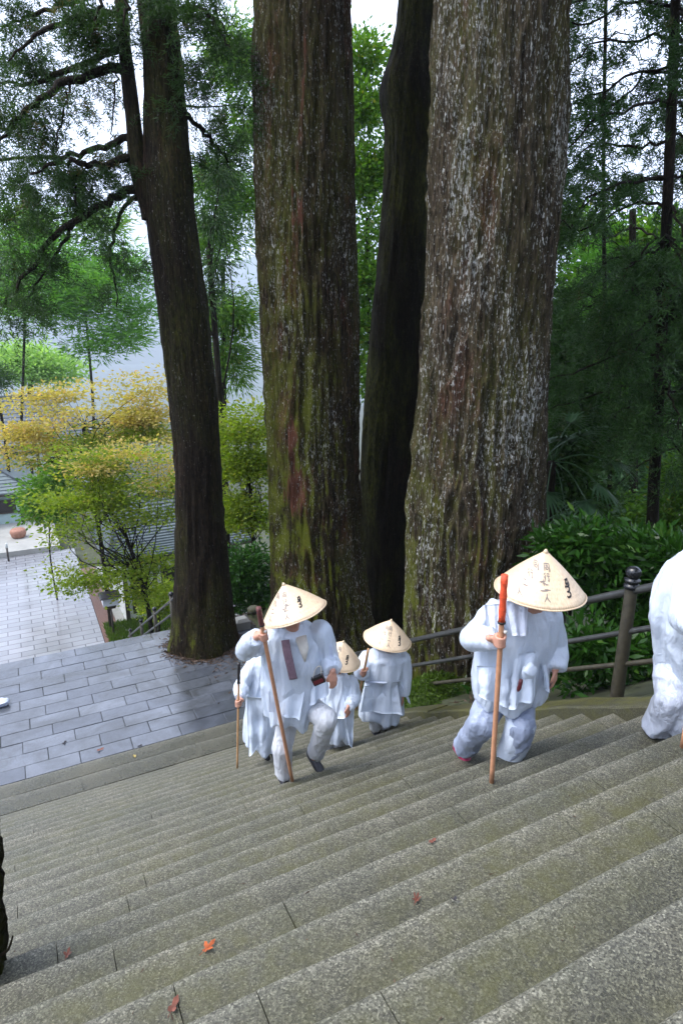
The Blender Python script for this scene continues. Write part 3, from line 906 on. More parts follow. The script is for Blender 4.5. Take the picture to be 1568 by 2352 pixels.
def sprays(anchor, direc, rng, n_twig, per, tw_len, nl, nw, droop=0.55, spread=0.7):
    """cedar sprays: drooping twigs set with short needle shoots around the anchors"""
    m = len(anchor)
    idx = rng.integers(0, m, n_twig)
    A = anchor[idx] + rng.normal(size=(n_twig, 3)) * 0.05
    dr = direc[idx] / (np.linalg.norm(direc[idx], axis=1)[:, None] + 1e-9)
    dr = dr * 0.7 + rng.normal(size=(n_twig, 3)) * spread
    dr[:, 2] -= droop * 0.35
    dr /= np.linalg.norm(dr, axis=1)[:, None]
    TL = tw_len * (0.5 + rng.random(n_twig))
    t = rng.random((n_twig, per))
    P = A[:, None] + dr[:, None] * (TL[:, None] * t)[..., None]
    P[..., 2] -= droop * TL[:, None] * t ** 2 * 0.7
    P += rng.normal(size=P.shape) * 0.03
    Dn = dr[:, None] * 0.8 + rng.normal(size=P.shape) * 0.65
    Dn[..., 2] += 0.12
    tint = np.clip(rng.random(n_twig)[:, None] * 0.6 + rng.random((n_twig, per)) * 0.35, 0, 1)
    tint = np.where(rng.random((n_twig, 1)) < 0.03, 0.95, tint * 0.82) * np.ones_like(t)
    C = P.reshape(-1, 3); D = Dn.reshape(-1, 3)
    V, T = needles(C, D, nl * (0.6 + 0.8 * rng.random(len(C))), nw, rng)
    return V, T, np.repeat(tint.ravel(), 3)

def blob_points(blobs, n, rng, shell=0.35, flat=1.0):
    w = np.array([b[1][0] * b[1][1] * b[1][2] for b in blobs]); w = w ** 0.75; w /= w.sum()
    idx = rng.choice(len(blobs), n, p=w)
    c = np.array([b[0] for b in blobs])[idx]; r = np.array([b[1] for b in blobs])[idx]
    u = rng.normal(size=(n, 3)); u /= np.linalg.norm(u, axis=1)[:, None]
    rad = rng.random(n) ** shell
    return c + u * rad[:, None] * r, u

def crown(root, name, blobs, mat, rng, clusters, per, ll, lw, sig=0.16, flat=0.6, droop=0.0, shell=0.4, gap=None, kind=True, layer=0.0, needle=False):
    P, U = blob_points(blobs, clusters, rng, shell)
    if gap:                                            # open gaps where a slow noise is low
        k = fbm(P * gap[0], 2, int(rng.integers(1000))) > gap[1]
        P, U = P[k], U[k]
    if layer:
        P[:, 2] = np.round(P[:, 2] / layer) * layer + rng.normal(size=len(P)) * layer * 0.10 - 0.05 * layer * np.abs(rng.normal(size=len(P)))
    m = len(P)
    G = rng.normal(size=(m, per, 3)) * sig * np.array([1, 1, flat])
    C = (P[:, None] + G).reshape(-1, 3)
    D = (G * 1.2 + U[:, None] * 0.12 + rng.normal(size=G.shape) * 0.12 - UP * droop * 0.3).reshape(-1, 3)
    tint = np.clip(rng.random(m)[:, None] * 0.6 + rng.random((m, per)) * 0.4, 0, 1).ravel()
    sz = 0.65 + 0.7 * rng.random(len(C))
    if needle:
        V, T = needles(C, D, ll * sz, lw, rng)
        o = part(name, V, mat, root, T, None, False, np.repeat(tint, 3))
    else:
        V, T = leaves(C, D, ll * sz, lw * sz, rng)
        o = part(name, V, mat, root, T, None, False, np.repeat(tint, 4))
    if kind: o['kind'] = 'stuff'
    return o, P

def branches(root, name, P0, tips, mat, r0, rng, sag=0.1, seg=5, n=7):
    out = []
    for t in tips:
        t = np.asarray(t, float)
        mid = (P0 + t) / 2 + rng.normal(size=3) * 0.08 * np.linalg.norm(t - P0) + UP * sag * np.linalg.norm(t - P0) * 0.3
        path = smooth_path([P0, mid, t], n)
        out.append(tube(path, np.linspace(r0, r0 * 0.2, n), seg, False))
    V, T, Q = join(out)
    o = part(name, V, mat, root, T, Q)
    o['kind'] = 'stuff'
    return o

# --- L: the forked dark cedar that leans at the landing's corner
dL = 11.62
rowsL = [(1487, 392, 546), (1465, 396, 540), (1430, 400, 533), (1380, 402, 530), (1300, 404, 524), (1200, 404, 517), (1100, 402, 510), (1000, 397, 503), (900, 388, 497), (800, 377, 485), (700, 366, 477), (640, 357, 468), (580, 349, 460), (520, 340, 450), (460, 333, 443), (400, 330, 440), (320, 333, 430), (240, 334, 424), (160, 332, 420), (80, 324, 411), (0, 316, 404)]
VL, QL, axL, rrL = trunk_mesh(rowsL, dL, 120, 240, 0.045, 0.02, 3, None, 0.07)
tree_L = thing('cedar_tree', at_z(468, 1484, Z_LAND), 'dark forked cedar leaning left at the corner of the wet landing', 'tree', 'tall cedars beside the stair')
part('trunk', VL, M['bark_L'], tree_L, None, QL)
stemL = [(475, 325, 372), (440, 310, 362), (400, 300, 346), (350, 294, 331), (304, 292, 328), (240, 286, 318), (160, 276, 308), (96, 270, 298), (40, 268, 294), (-60, 262, 288)]
V, Q, _, _ = trunk_mesh(stemL, dL - 0.1, 48, 120, 0.02, 0.01, 4, None, 0, 0.2)
part('fork_stem', V, M['bark_L'], tree_L, None, Q)

boughs_L = [
    ([(284, 158, 0), (160, 184, -.3), (100, 224, -.6), (40, 276, -.8), (-20, 350, -1)], .075),
    ([(284, 98, 0), (172, 156, .4), (88, 192, .7), (10, 190, 1.0), (-40, 205, 1.1)], .06),
    ([(292, 316, 0), (224, 340, .3), (136, 360, .6), (0, 368, .8), (-40, 360, .9)], .06),
    ([(316, 335, 0), (272, 372, -.3), (200, 378, -.6), (132, 376, -.8), (70, 400, -1)], .075),
    ([(322, 428, 0), (256, 460, -.4), (184, 500, -.7), (100, 568, -1), (52, 640, -1.2), (14, 700, -1.3)], .075),
    ([(178, 505, -.7), (150, 552, -.8), (92, 636, -.9), (60, 700, -.9)], .035),
    ([(322, 452, .1), (296, 464, .3), (256, 560, .5), (262, 640, .6), (268, 705, .6)], .045),
    ([(280, 20, 0), (188, 42, -.4), (100, 68, -.8), (60, 100, -1), (20, 140, -1.1)], .055),
    ([(275, -30, 0), (150, 10, .5), (60, 40, .8), (-20, 80, 1)], .055),
    ([(420, 255, 0), (480, 316, .4), (510, 350, .5), (530, 388, .6)], .045),
    ([(400, 30, 0), (450, 20, -.5), (500, 60, -.8), (530, 110, -1)], .05),
    ([(404, -80, 0), (450, -40, .5), (490, 10, .8), (520, 80, 1)], .05),
    ([(300, -120, 0), (240, -40, -.5), (230, 20, -.7), (215, 80, -.8)], .05),
    ([(330, -140, 0), (300, -60, -.9), (290, 10, -1.1), (285, 60, -1.2)], .045),
    ([(160, 184, -.3), (150, 260, -.4), (128, 330, -.5), (122, 372, -.5)], .022),
    ([(272, 150, .2), (262, 250, .2), (256, 320, .2), (250, 365, .2)], .018),
    ([(180, 400, -.6), (170, 420, -.6), (174, 460, -.7), (180, 500, -.7)], .03),
]
anchors, dirs = [], []
for q, (pth, r0) in enumerate(boughs_L):
    P = smooth_path([J(x, y, dL + dd) for x, y, dd in pth], 22)
    P[1:-1] += rng.normal(size=(20, 3)) * 0.02
    V, T, Q = tube(P, np.linspace(r0, r0 * 0.22, 22), 7)
    part('bough', V, M['bark_far'], tree_L, T, Q)
# dead twigs on the right of the trunk
V, T, Q = tube(smooth_path([J(422, 243, dL), J(470, 246, dL + .2), J(530, 242, dL + .3)], 8), np.linspace(0.022, .006, 8), 5)
part('dead_twig', V, M['bark_far'], tree_L, T, Q)
def spray_patch(root, spots, d, rng, mat, n_scale=1.0, name='foliage', tw=0.34, nl=0.085, nw=0.017, per=36, droop=0.75):
    """sprays gathered in patches: (x, y, half width, half height, dd, twigs)"""
    Vs, Ts, ti, n = [], [], [], 0
    for x, y, hw, hh, dd, k in spots:
        c = J(x, y, d + dd)
        s = mpp(c)
        k = int(k * n_scale)
        mcl = max(2, k // 11)
        gc = np.clip(rng.normal(size=(mcl, 3)) * 0.55, -1.2, 1.2)
        g = gc[rng.integers(0, mcl, k)] + rng.normal(size=(k, 3)) * np.array([.11 / (max(hw, 8) * s), .05 / (max(hh, 8) * s), .11 / (max(hw, hh) * s)])
        A = c + RT * (g[:, :1] * hw * s) + UP * (g[:, 1:2] * hh * s) + FH * (g[:, 2:] * max(hw, hh) * s * 0.8)
        Dd = RT * g[:, :1] + FH * g[:, 2:] + UP * 0.1
        V, T, t = sprays(A, Dd, rng, k, per, tw, nl, nw, droop)
        Vs.append(V); Ts.append(T + n); ti.append(t); n += len(V)
    o = part(name, np.vstack(Vs), mat, root, np.vstack(Ts), None, False, np.concatenate(ti))
    o['kind'] = 'stuff'
    return o
spots_L = [(245, 40, 48, 52, -.4, 210), (225, 95, 40, 25, -.4, 70), (120, 8, 70, 20, .3, 120), (40, 12, 50, 16, .5, 60),
           (40, 60, 40, 18, .4, 40), (150, 62, 45, 18, -.5, 55), (85, 130, 35, 30, .5, 75), (105, 165, 55, 30, .5, 110), (45, 165, 40, 30, .8, 65), (165, 150, 30, 25, .3, 45),
           (60, 225, 55, 38, -.6, 110), (20, 280, 35, 40, -.8, 85), (115, 275, 45, 30, -.5, 60), (150, 310, 35, 35, -.3, 50), (45, 335, 35, 28, .7, 45),
           (100, 372, 55, 32, .4, 120), (150, 410, 65, 32, -.6, 150), (220, 400, 40, 30, -.5, 80), (280, 405, 28, 45, -.2, 75), (260, 365, 30, 22, .2, 35),
           (40, 430, 45, 32, -.2, 100), (110, 455, 50, 26, -.6, 80), (180, 470, 35, 30, -.6, 65), (15, 490, 30, 28, -.8, 60), (95, 535, 40, 25, -.9, 45),
           (40, 615, 40, 32, -1.1, 90), (90, 600, 35, 28, -.9, 60), (15, 700, 30, 42, -1.2, 90), (60, 700, 35, 40, -.9, 70), (265, 585, 22, 30, .5, 35), (310, 610, 26, 26, .6, 60), (262, 690, 20, 25, .5, 30),
           (420, 190, 24, 50, -.35, 90), (452, 205, 35, 30, -.2, 45), (455, 15, 45, 26, -.5, 90), (500, 50, 35, 35, -.8, 60), (520, 110, 28, 40, -.9, 55), (535, 180, 25, 35, -.9, 40),
           (470, 330, 35, 35, .4, 55), (500, 380, 35, 45, .5, 70), (530, 300, 30, 50, .8, 50), (195, 215, 30, 16, 0, 22), (240, 195, 30, 30, .1, 30), (400, 10, 30, 16, -.5, 50)]
spray_patch(tree_L, spots_L, dL, rng, M['cedar'], 0.62)

# --- M: mossy cedar in the middle
dM = D_M
rowsM = [(1500, 628, 868), (1460, 627, 858), (1420, 625, 850), (1350, 622, 842), (1280, 621, 833), (1200, 617, 828), (1050, 612, 824), (900, 608, 822), (750, 603, 818), (600, 598, 812), (450, 595, 808), (300, 590, 805), (150, 585, 803), (0, 580, 799)]
V, Q, _, _ = trunk_mesh(rowsM, dM, 220, 340, 0.09, 0.05, 11, None, 0.22, 1.2)
tree_M = thing('cedar_tree', J(740, 1500, dM), 'huge mossy cedar with a rust red scar, second big trunk from the left', 'tree', 'tall cedars beside the stair')
part('trunk', V, M['bark_M'], tree_M, None, Q)

# --- D: dark cedar behind, leaning right, with a burl
dD = 13.0
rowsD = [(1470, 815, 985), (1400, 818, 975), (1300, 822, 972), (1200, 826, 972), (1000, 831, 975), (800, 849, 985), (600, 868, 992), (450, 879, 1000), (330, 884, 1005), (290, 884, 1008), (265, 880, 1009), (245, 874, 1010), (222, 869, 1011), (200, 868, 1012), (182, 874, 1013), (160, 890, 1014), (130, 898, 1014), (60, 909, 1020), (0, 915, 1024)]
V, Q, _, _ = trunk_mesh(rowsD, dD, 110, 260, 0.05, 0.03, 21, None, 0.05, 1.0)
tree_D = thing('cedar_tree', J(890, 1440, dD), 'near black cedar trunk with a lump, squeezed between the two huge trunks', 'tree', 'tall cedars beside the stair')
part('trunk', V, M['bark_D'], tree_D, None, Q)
# --- R: the grey lichen-covered giant behind the handrail
dR = 8.7
rowsR = [(1640, 925, 1262), (1580, 934, 1250), (1500, 934, 1238), (1400, 932, 1228), (1300, 935, 1226), (1200, 939, 1233), (1100, 945, 1240), (1000, 952, 1247), (900, 959, 1254), (750, 967, 1263), (600, 975, 1274), (450, 981, 1288), (300, 988, 1300), (150, 994, 1304), (0, 999, 1308)]
V, Q, _, _ = trunk_mesh(rowsR, dR, 300, 420, 0.10, 0.06, 31, None, 0.16, 0.8)
tree_R = thing('cedar_tree', J(1088, 1600, dR), 'biggest cedar with grey bark flecked all over in white lichen, behind the handrail', 'tree', 'tall cedars beside the stair')
part('trunk', V, M['bark_R'], tree_R, None, Q)
# the crowns of the giants sit far above the frame; they shade the ground as the real ones do
for root, ctr, k in ((tree_L, J(380, 0, dL) + UP * 9, 90), (tree_M, J(690, 0, dM) + UP * 11, 110), (tree_R, J(1150, 0, dR) + UP * 10, 110), (tree_D, J(960, 0, dD) + UP * 11, 80)):
    crown(root, 'crown', [(ctr, (4.2, 4.2, 3.0)), (ctr + UP * 5, (3.2, 3.2, 4))], M['cedar'], rng, k * 2, 26, 0.6, 0.34, 0.7, 0.5, needle=False)

# ------------------------------------------------------------------ conifers of the right-hand bank
def conifer(px_trunk, d, rw, label, mat, bough_list, rng, group, twigs=26, tw=0.36, nl=0.10, nw=0.018, name='conifer_tree', per=30, bark='bark_far', droop=.6):
    P = np.array([J(x, y, d + dd) for x, y, dd in px_trunk])
    g = ground_h(P[0][0], P[0][1])
    base = np.array([P[0][0], P[0][1], min(P[0][2], float(g))])
    root = thing(name, base, label, 'tree', group)
    path = smooth_path(np.vstack([base - UP * 0.2, P]) if P[0][2] - base[2] > 0.3 else P, 40)
    V, T, Q = tube(path, np.linspace(rw, rw * 0.55, 40), 12)
    V = V + fbm(V * np.array([8, 8, 1.5]), 2, 6)[:, None] * 0.03 * rw / 0.2
    part('trunk', V, M[bark], root, T, Q)
    A_, D_, bs = [], [], []
    for pth in bough_list:
        bp = smooth_path([J(x, y, d + dd) for x, y, dd in pth], 16)
        bp[1:-1] += rng.normal(size=(14, 3)) * 0.03
        V, T, Q = tube(bp, np.linspace(0.036, 0.008, 16) * (rw / 0.16), 6)
        part('bough', V, M['bark_far'], root, T, Q)
        side = np.cross(bp[-1] - bp[0], UP); side /= np.linalg.norm(side)
        ncl = max(3, twigs // 8)
        ci = rng.integers(2, 16, ncl); cs = rng.normal(size=ncl) * 0.30; cz = rng.normal(size=ncl) * 0.06 - 0.08
        q_ = rng.integers(0, ncl, twigs)
        A_.append(bp[ci[q_]] + side * (cs[q_] + rng.normal(size=twigs) * .07)[:, None] + UP * (cz[q_] + rng.normal(size=twigs) * .03)[:, None] + rng.normal(size=(twigs, 3)) * .05)
        D_.append(np.tile((bp[-1] - bp[0]) / np.linalg.norm(bp[-1] - bp[0]), (twigs, 1)) + side * (cs[q_] * 2)[:, None])
    A_, D_ = np.vstack(A_), np.vstack(D_)
    V, T, t = sprays(A_, D_, rng, int(len(A_) * 1.3), per, tw, nl, nw, droop)
    o = part('foliage', V, mat, root, T, None, False, t)
    o['kind'] = 'stuff'
    return root

def auto_boughs(x_of_y, y0, y1, step, lenL, lenR, drop, rng, dd=1.0):
    out = []
    y = y0
    while y < y1:
        for sgn, ln in ((-1, lenL), (1, lenR)):
            if ln <= 0: continue
            l = ln * (0.7 + 0.6 * rng.random())
            x = x_of_y(y)
            dr = drop * (0.6 + 0.8 * rng.random())
            b = dd * rng.uniform(-1, 1)
            w_ = rng.normal(size=4) * 12
            out.append([(x, y, 0), (x + sgn * l * .3, y + dr * .12 - 8 + w_[0], b * .4), (x + sgn * l * .6, y + dr * .4 + w_[1], b * .7), (x + sgn * l * .85, y + dr * .8 + w_[2], b * .9), (x + sgn * l, y + dr * 1.2, b)])
        y += step * (0.7 + 0.6 * rng.random())
    return out
# the leaning dark conifer at the right edge
xt = lambda y: 1552 - max(0, y) * 0.047
bl = auto_boughs(xt, -60, 900, 74, 250, 70, 95, rng, 1.6)
bl += auto_boughs(xt, 560, 1040, 52, 120, 90, 70, rng, 1.2)
bl += [[(1545, 150, 0), (1440, 180, .2), (1330, 235, .5), (1290, 260, .6)], [(1530, 400, 0), (1420, 425, .3), (1300, 480, .5), (1270, 500, .6)], [(1530, 640, 0), (1440, 665, .2), (1380, 680, .3), (1300, 672, .4)]]
conifer([(1492, 1250, 0), (1500, 1120, 0), (1512, 900, 0), (1530, 500, 0), (1545, 150, 0), (1555, -150, 0)], 10.5, 0.11, 'dark drooping conifer on a thin leaning trunk at the right edge', M['cedar_dark'], bl, rng, 'conifers on the right bank', twigs=42)
bl = auto_boughs(lambda y: 1390, 380, 940, 76, 130, 170, 85, rng, 1.6) + auto_boughs(lambda y: 1390, -60, 380, 120, 120, 130, 85, rng, 1.6)
conifer([(1398, 1150, 0), (1390, 800, 0), (1385, 400, 0), (1392, -100, 0)], 13.5, 0.055, 'dark conifer with layered boughs right beside the lichen covered giant', M['cedar_dark'], bl, rng, 'conifers on the right bank', twigs=38, nl=.12, nw=.024)
bl = auto_boughs(lambda y: 1610, 560, 1150, 64, 200, 90, 90, rng, 1.5)
conifer([(1605, 1300, 0), (1610, 700, 0), (1620, 0, 0)], 15.5, 0.16, 'dark conifer reaching in from outside the right edge', M['cedar_dark'], bl, rng, 'conifers on the right bank', twigs=34, nl=.13, nw=.024)
bl = auto_boughs(lambda y: 1450, 520, 980, 46, 130, 130, 70, rng, 1.4)
conifer([(1452, 1160, 0), (1450, 760, 0), (1452, 480, 0)], 19, 0.16, 'shorter green conifer seen between the dark boughs on the right', M['cedar_lit'], bl, rng, 'conifers on the right bank', twigs=34, tw=.6, nl=.16, nw=.03)

# ------------------------------------------------------------------ background trees
def px_blob(x, y, hw, hh, d, dd=0.0, deep=1.0):
    c = J(x, y, d + dd); s = mpp(c)
    return (c, (hw * s, hw * s * deep, hh * s))
def leafy(name, label, x, base_y, d, blobs, mat, rng, clusters, per, ll, lw, group, sig=.2, flat=.6, layer=0., gap=None, r0=.12, tips=10, shell=.4, cat='tree', needle=False, bark='bark_far', droop=0., lean=0):
    B = J(x, base_y, d)
    g = float(ground_h(B[0], B[1]))
    base = np.array([B[0], B[1], g if B[1] < 60 else B[2]])
    root = thing(name, base, label, cat, group)
    bl = [px_blob(*b[:4], d, *(b[4:] if len(b) > 4 else ())) for b in blobs]
    ctr = np.mean([b[0] for b in bl], 0)
    top = np.array([base[0] + (ctr[0] - base[0]) * .6, base[1] + (ctr[1] - base[1]) * .6, ctr[2] - 0.3 * bl[0][1][2]])
    path = smooth_path([base - UP * .2, base + (top - base) * .5 + rng.normal(size=3) * .1, top], 14)
    V, T, Q = tube(path, np.linspace(r0, r0 * .6, 14), 8)
    part('trunk', V, M[bark], root, T, Q)
    o, P = crown(root, 'crown', bl, mat, rng, clusters, per, ll, lw, sig, flat, droop, shell, gap, True, layer, needle)
    if tips and len(P):
        tp = P[rng.choice(len(P), min(tips, len(P)), replace=False)]
        outs = []
        for t in tp:
            s0 = path[rng.integers(7, 14)]
            mid = s0 * .5 + t * .5 + rng.normal(size=3) * .12 * np.linalg.norm(t - s0) + UP * .05
            outs.append(tube(smooth_path([s0, mid, t], 8), np.linspace(r0 * .26, r0 * .05, 8), 5, False))
        V, T, Q = join(outs)
        part('limbs', V, M['bark_far'], root, T, Q)['kind'] = 'stuff'
    return root
GB = 'trees behind the big cedars'
# unseen cedars behind and beside the viewer, added to cut the sky light
for bx, by, h_, lab_ in ((9.5, 2.5, 10, 'added shading cedar, unseen beyond the handrail to the right'), (7.2, -5.5, 10, 'added shading cedar uphill to the right, unseen behind the viewer'), (1.0, -11.0, 12, 'added shading cedar at the head of the stair, unseen behind the viewer')):
    b_ = np.array([bx, by, float(ground_h(np.array(bx), np.array(by)))])
    rt = thing('cedar_tree', b_, lab_, 'tree', 'unseen cedars added for shade')
    V, T, Q = tube([b_ - UP * .3, b_ + UP * 4, b_ + UP * h_, b_ + UP * (h_ + 8)], [.6, .5, .45, .3], 20)
    part('trunk', V, M['bark_D'], rt, T, Q)
    crown(rt, 'crown', [(b_ + UP * h_, (3.6, 3.6, 3.4)), (b_ + UP * (h_ + 5), (2.8, 2.8, 4))], M['cedar_dark'], rng, 220, 26, 0.6, 0.34, 0.7, 0.5)
# conifers standing behind the left cedar
leafy('conifer_tree', 'bright green conifer behind the boughs left of the forked cedar', 215, 1110, 46, [(200, 640, 150, 70), (120, 600, 90, 60), (300, 620, 60, 60), (230, 720, 110, 45), (270, 770, 80, 45), (200, 800, 60, 35), (90, 700, 80, 45), (330, 720, 40, 50), (170, 700, 120, 60)], M['cedar_lit'], rng, 1000, 26, .46, .10, GB, .60, .45, .0, (0.33, -0.2), .12, 0, .6, needle=True)
leafy('conifer_tree', 'greyish green conifer at the far left edge behind the hanging boughs', 40, 1110, 48, [(30, 560, 80, 70), (20, 660, 60, 60), (90, 520, 70, 50), (250, 520, 70, 50), (320, 545, 40, 40), (30, 740, 70, 50)], M['mid'], rng, 560, 24, .46, .11, GB, .62, .45, 0, (0.3, -0.15), .12, 0, .6, needle=True)
leafy('conifer_tree', 'tall drooping conifer between the forked cedar and the mossy giant', 520, 1250, 24, [(540, 120, 60, 80), (560, 280, 50, 80), (500, 420, 55, 60), (560, 470, 60, 70), (520, 590, 75, 60), (560, 640, 55, 50), (480, 560, 50, 60), (500, 720, 55, 40), (545, 730, 45, 40), (520, 810, 45, 40), (540, 860, 28, 40)], M['mid'], rng, 1150, 26, .24, .055, GB, .34, .6, 0, (0.6, -0.3), .12, 0, .6, needle=True, droop=.8)
leafy('conifer_tree', 'dark tufted conifer seen just right of the forked trunk', 500, 1250, 20, [(495, 610, 28, 35), (490, 500, 40, 35), (510, 400, 40, 30), (470, 680, 30, 40)], M['cedar_dark'], rng, 150, 26, .2, .045, GB, .26, .7, 0, None, .14, 6, .6, needle=True, droop=.8)
leafy('broadleaf_tree', 'green tree filling the gap between the mossy and the black trunk', 840, 1300, 22, [(835, 240, 45, 60), (850, 380, 40, 70), (830, 520, 50, 60), (840, 640, 45, 70), (835, 760, 40, 60), (840, 860, 30, 60), (835, 130, 35, 45), (860, 300, 40, 50), (820, 420, 40, 50)], M['mid'], rng, 1000, 26, .15, .085, GB, .30, .7, 0, (0.7, -0.25), .09, 4, .6)
leafy('broadleaf_tree', 'pale yellow green tree far behind the plaza roofs', 70, 900, 56, [(80, 835, 70, 38), (30, 820, 40, 30), (130, 850, 50, 30)], M['pale'], rng, 260, 26, .34, .2, GB, .6, .6, 0, None, .25, 0, .5)
leafy('conifer_tree', 'small dark clipped pine at the left edge above the roofs', -6, 960, 40, [(-4, 868, 30, 32)], M['cedar_dark'], rng, 60, 26, .3, .06, GB, .3, .7, 0, None, .12, 0, .6, needle=True)
# maples
my_ = leafy('maple_tree', 'yellow and orange maple with a broad layered crown', 235, 1235, 24, [(140, 910, 105, 45), (230, 880, 120, 40), (320, 900, 80, 50), (90, 960, 70, 40), (200, 950, 130, 40), (330, 960, 70, 40), (60, 1000, 70, 30), (30, 1035, 50, 22), (260, 1010, 60, 35), (360, 1000, 50, 40), (60, 1065, 40, 15), (380, 870, 50, 40), (50, 930, 50, 30), (300, 960, 90, 60), (120, 1030, 80, 30), (40, 985, 60, 25), (90, 1000, 60, 35), (350, 870, 60, 30), (20, 1045, 50, 22)], M['maple_y'], rng, 380, 60, .13, .07, 'maples around the plaza', .36, .24, 0, (0.95, -0.08), .10, 40, 1.1)
mg_ = leafy('maple_tree', 'yellow green maple spreading over the pavilion roof', 345, 1400, 17.5, [(290, 1085, 115, 45), (230, 1110, 90, 40), (330, 1130, 80, 45), (170, 1150, 80, 35), (250, 1160, 110, 40), (130, 1200, 60, 25), (200, 1230, 90, 30), (180, 1290, 60, 25), (230, 1330, 60, 25), (170, 1345, 50, 16), (300, 1320, 60, 24), (370, 1300, 50, 30), (380, 1050, 40, 30), (350, 1090, 70, 50), (300, 1190, 70, 30), (90, 1160, 30, 20), (150, 1330, 40, 14), (300, 1050, 110, 40), (210, 1070, 80, 40), (360, 1180, 50, 60), (270, 1290, 90, 30), (330, 1360, 60, 30)], M['maple'], rng, 520, 56, .105, .055, 'maples around the plaza', .29, .26, 0, (1.1, -0.08), .08, 45, 1.1)
# both maples turn gradually: green pads low in the yellow crown, yellow ones on top of the green crown
crown(my_, 'crown', [px_blob(*b, 24) for b in ((240, 1010, 150, 45), (340, 990, 60, 60), (90, 1040, 90, 30))], M['maple'], rng, 120, 60, .12, .065, .36, .17, 0, .9, (0.7, -0.3))
crown(mg_, 'crown', [px_blob(*b, 17.5) for b in ((300, 1040, 120, 40), (220, 1070, 90, 40), (380, 1090, 50, 70))], M['maple_y'], rng, 60, 50, .10, .052, .3, .18, 0, .9, (0.7, -0.2))
leafy('maple_tree', 'green maple between the forked cedar and the mossy giant', 600, 1330, 16.5, [(560, 1000, 55, 60), (585, 960, 40, 40), (570, 1080, 55, 50), (550, 1150, 50, 45), (580, 1190, 45, 35), (530, 1060, 40, 50), (520, 960, 30, 30), (545, 1200, 60, 40), (590, 1050, 40, 60)], M['maple'], rng, 210, 66, .105, .055, 'maples around the plaza', .32, .2, 0, None, .06, 24, 1.1)
leafy('shrub', 'bright green shrub in front of the low hall', 118, 1262, 27, [(105, 1130, 50, 40), (135, 1090, 45, 30), (90, 1170, 42, 25), (130, 1170, 45, 30), (160, 1060, 25, 25)], M['mid'], rng, 220, 26, .18, .10, 'shrubs beside the plaza', .28, .5, 0, None, .04, 6, .5, 'shrub')
leafy('shrub', 'dark green bush just right of the forked cedar foot', 575, 1420, 14, [(570, 1290, 48, 38), (545, 1330, 40, 40), (600, 1350, 40, 50), (560, 1380, 50, 40)], M['shrub'], rng, 330, 24, .10, .05, 'shrubs beside the plaza', .18, .6, 0, None, .06, 4, .5, 'shrub')
leafy('shrub', 'low bush under the pavilion eave beside the path', 350, 1440, 20, [(365, 1395, 35, 20), (385, 1360, 25, 35)], M['maple'], rng, 90, 24, .11, .06, 'shrubs beside the plaza', .2, .4, 0, None, .05, 5, .5, 'shrub')
# right bank: thicket, palm, glossy shrubs
GR = 'shrubs of the right bank'
leafy('broadleaf_tree', 'dark broadleaf tree against the right side of the lichen covered giant', 1300, 1300, 13.5, [(1300, 900, 60, 90), (1285, 780, 40, 60), (1340, 960, 60, 60), (1290, 1050, 60, 60), (1310, 1160, 70, 60)], M['cedar_dark'], rng, 620, 26, .14, .08, GB, .26, .7, 0, None, .14, 12, .5)
leafy('broadleaf_tree', 'mid green tree closing the gap behind the right hand conifers', 1420, 1200, 21, [(1420, 600, 90, 60), (1340, 680, 70, 70), (1500, 560, 70, 60), (1330, 520, 50, 40), (1540, 660, 60, 60), (1400, 760, 80, 50), (1330, 860, 60, 60)], M['mid'], rng, 620, 26, .2, .11, GB, .4, .6, 0, (0.6, -0.15), .12, 4, .5)
leafy('broadleaf_tree', 'yellow green tree lit between the dark conifers on the right', 1470, 1200, 24, [(1470, 720, 80, 50), (1530, 760, 60, 60), (1440, 840, 60, 60), (1520, 880, 60, 60), (1400, 900, 50, 60), (1450, 960, 70, 50), (1570, 950, 50, 80)], M['mid'], rng, 560, 26, .2, .11, GB, .4, .6, 0, (0.6, -0.3), .2, 12, .5)
leafy('shrub', 'misty pale green thicket below the conifers', 1440, 1260, 20, [(1440, 1060, 60, 40), (1400, 1110, 60, 40), (1450, 1130, 50, 35), (1540, 1050, 60, 60), (1400, 1170, 60, 30)], M['paleblue'], rng, 420, 26, .16, .08, GR, .3, .6, 0, None, .1, 0, .5, 'shrub')
leafy('shrub', 'sunlit yellow green bush left of the thin leaning trunk', 1430, 1300, 15, [(1420, 1180, 50, 35), (1450, 1225, 40, 30), (1540, 1190, 40, 60), (1560, 1100, 40, 50)], M['mid'], rng, 330, 26, .12, .06, GR, .2, .6, 0, None, .06, 0, .5, 'shrub')
for lab, x, by, d, bl_, n_ in (('glossy leaved shrub behind the woman in the conical hat', 1310, 1440, 7.6, [(1300, 1270, 60, 40), (1340, 1240, 60, 40), (1330, 1330, 60, 40), (1270, 1250, 30, 40)], 300),
                              ('glossy leaved shrub behind the black capped fence post', 1440, 1470, 7.4, [(1420, 1270, 70, 45), (1470, 1260, 60, 45), (1400, 1350, 60, 45), (1490, 1350, 50, 50), (1440, 1420, 70, 40)], 400),
                              ('glossy leaved shrub at the right edge behind the cropped pilgrim', 1540, 1500, 7.0, [(1545, 1280, 50, 50), (1560, 1380, 40, 60), (1500, 1450, 50, 50)], 240),
                              ('shaded low shrub under the handrail', 1380, 1590, 6.3, [(1340, 1480, 60, 40), (1400, 1500, 60, 40), (1480, 1510, 50, 40), (1330, 1560, 40, 25)], 220)):
    leafy('shrub', lab, x, by, d, bl_, M['shrub'], rng, n_, 9, .15, .042, GR, .10, .6, 0, None, .03, 8, .5, 'shrub')
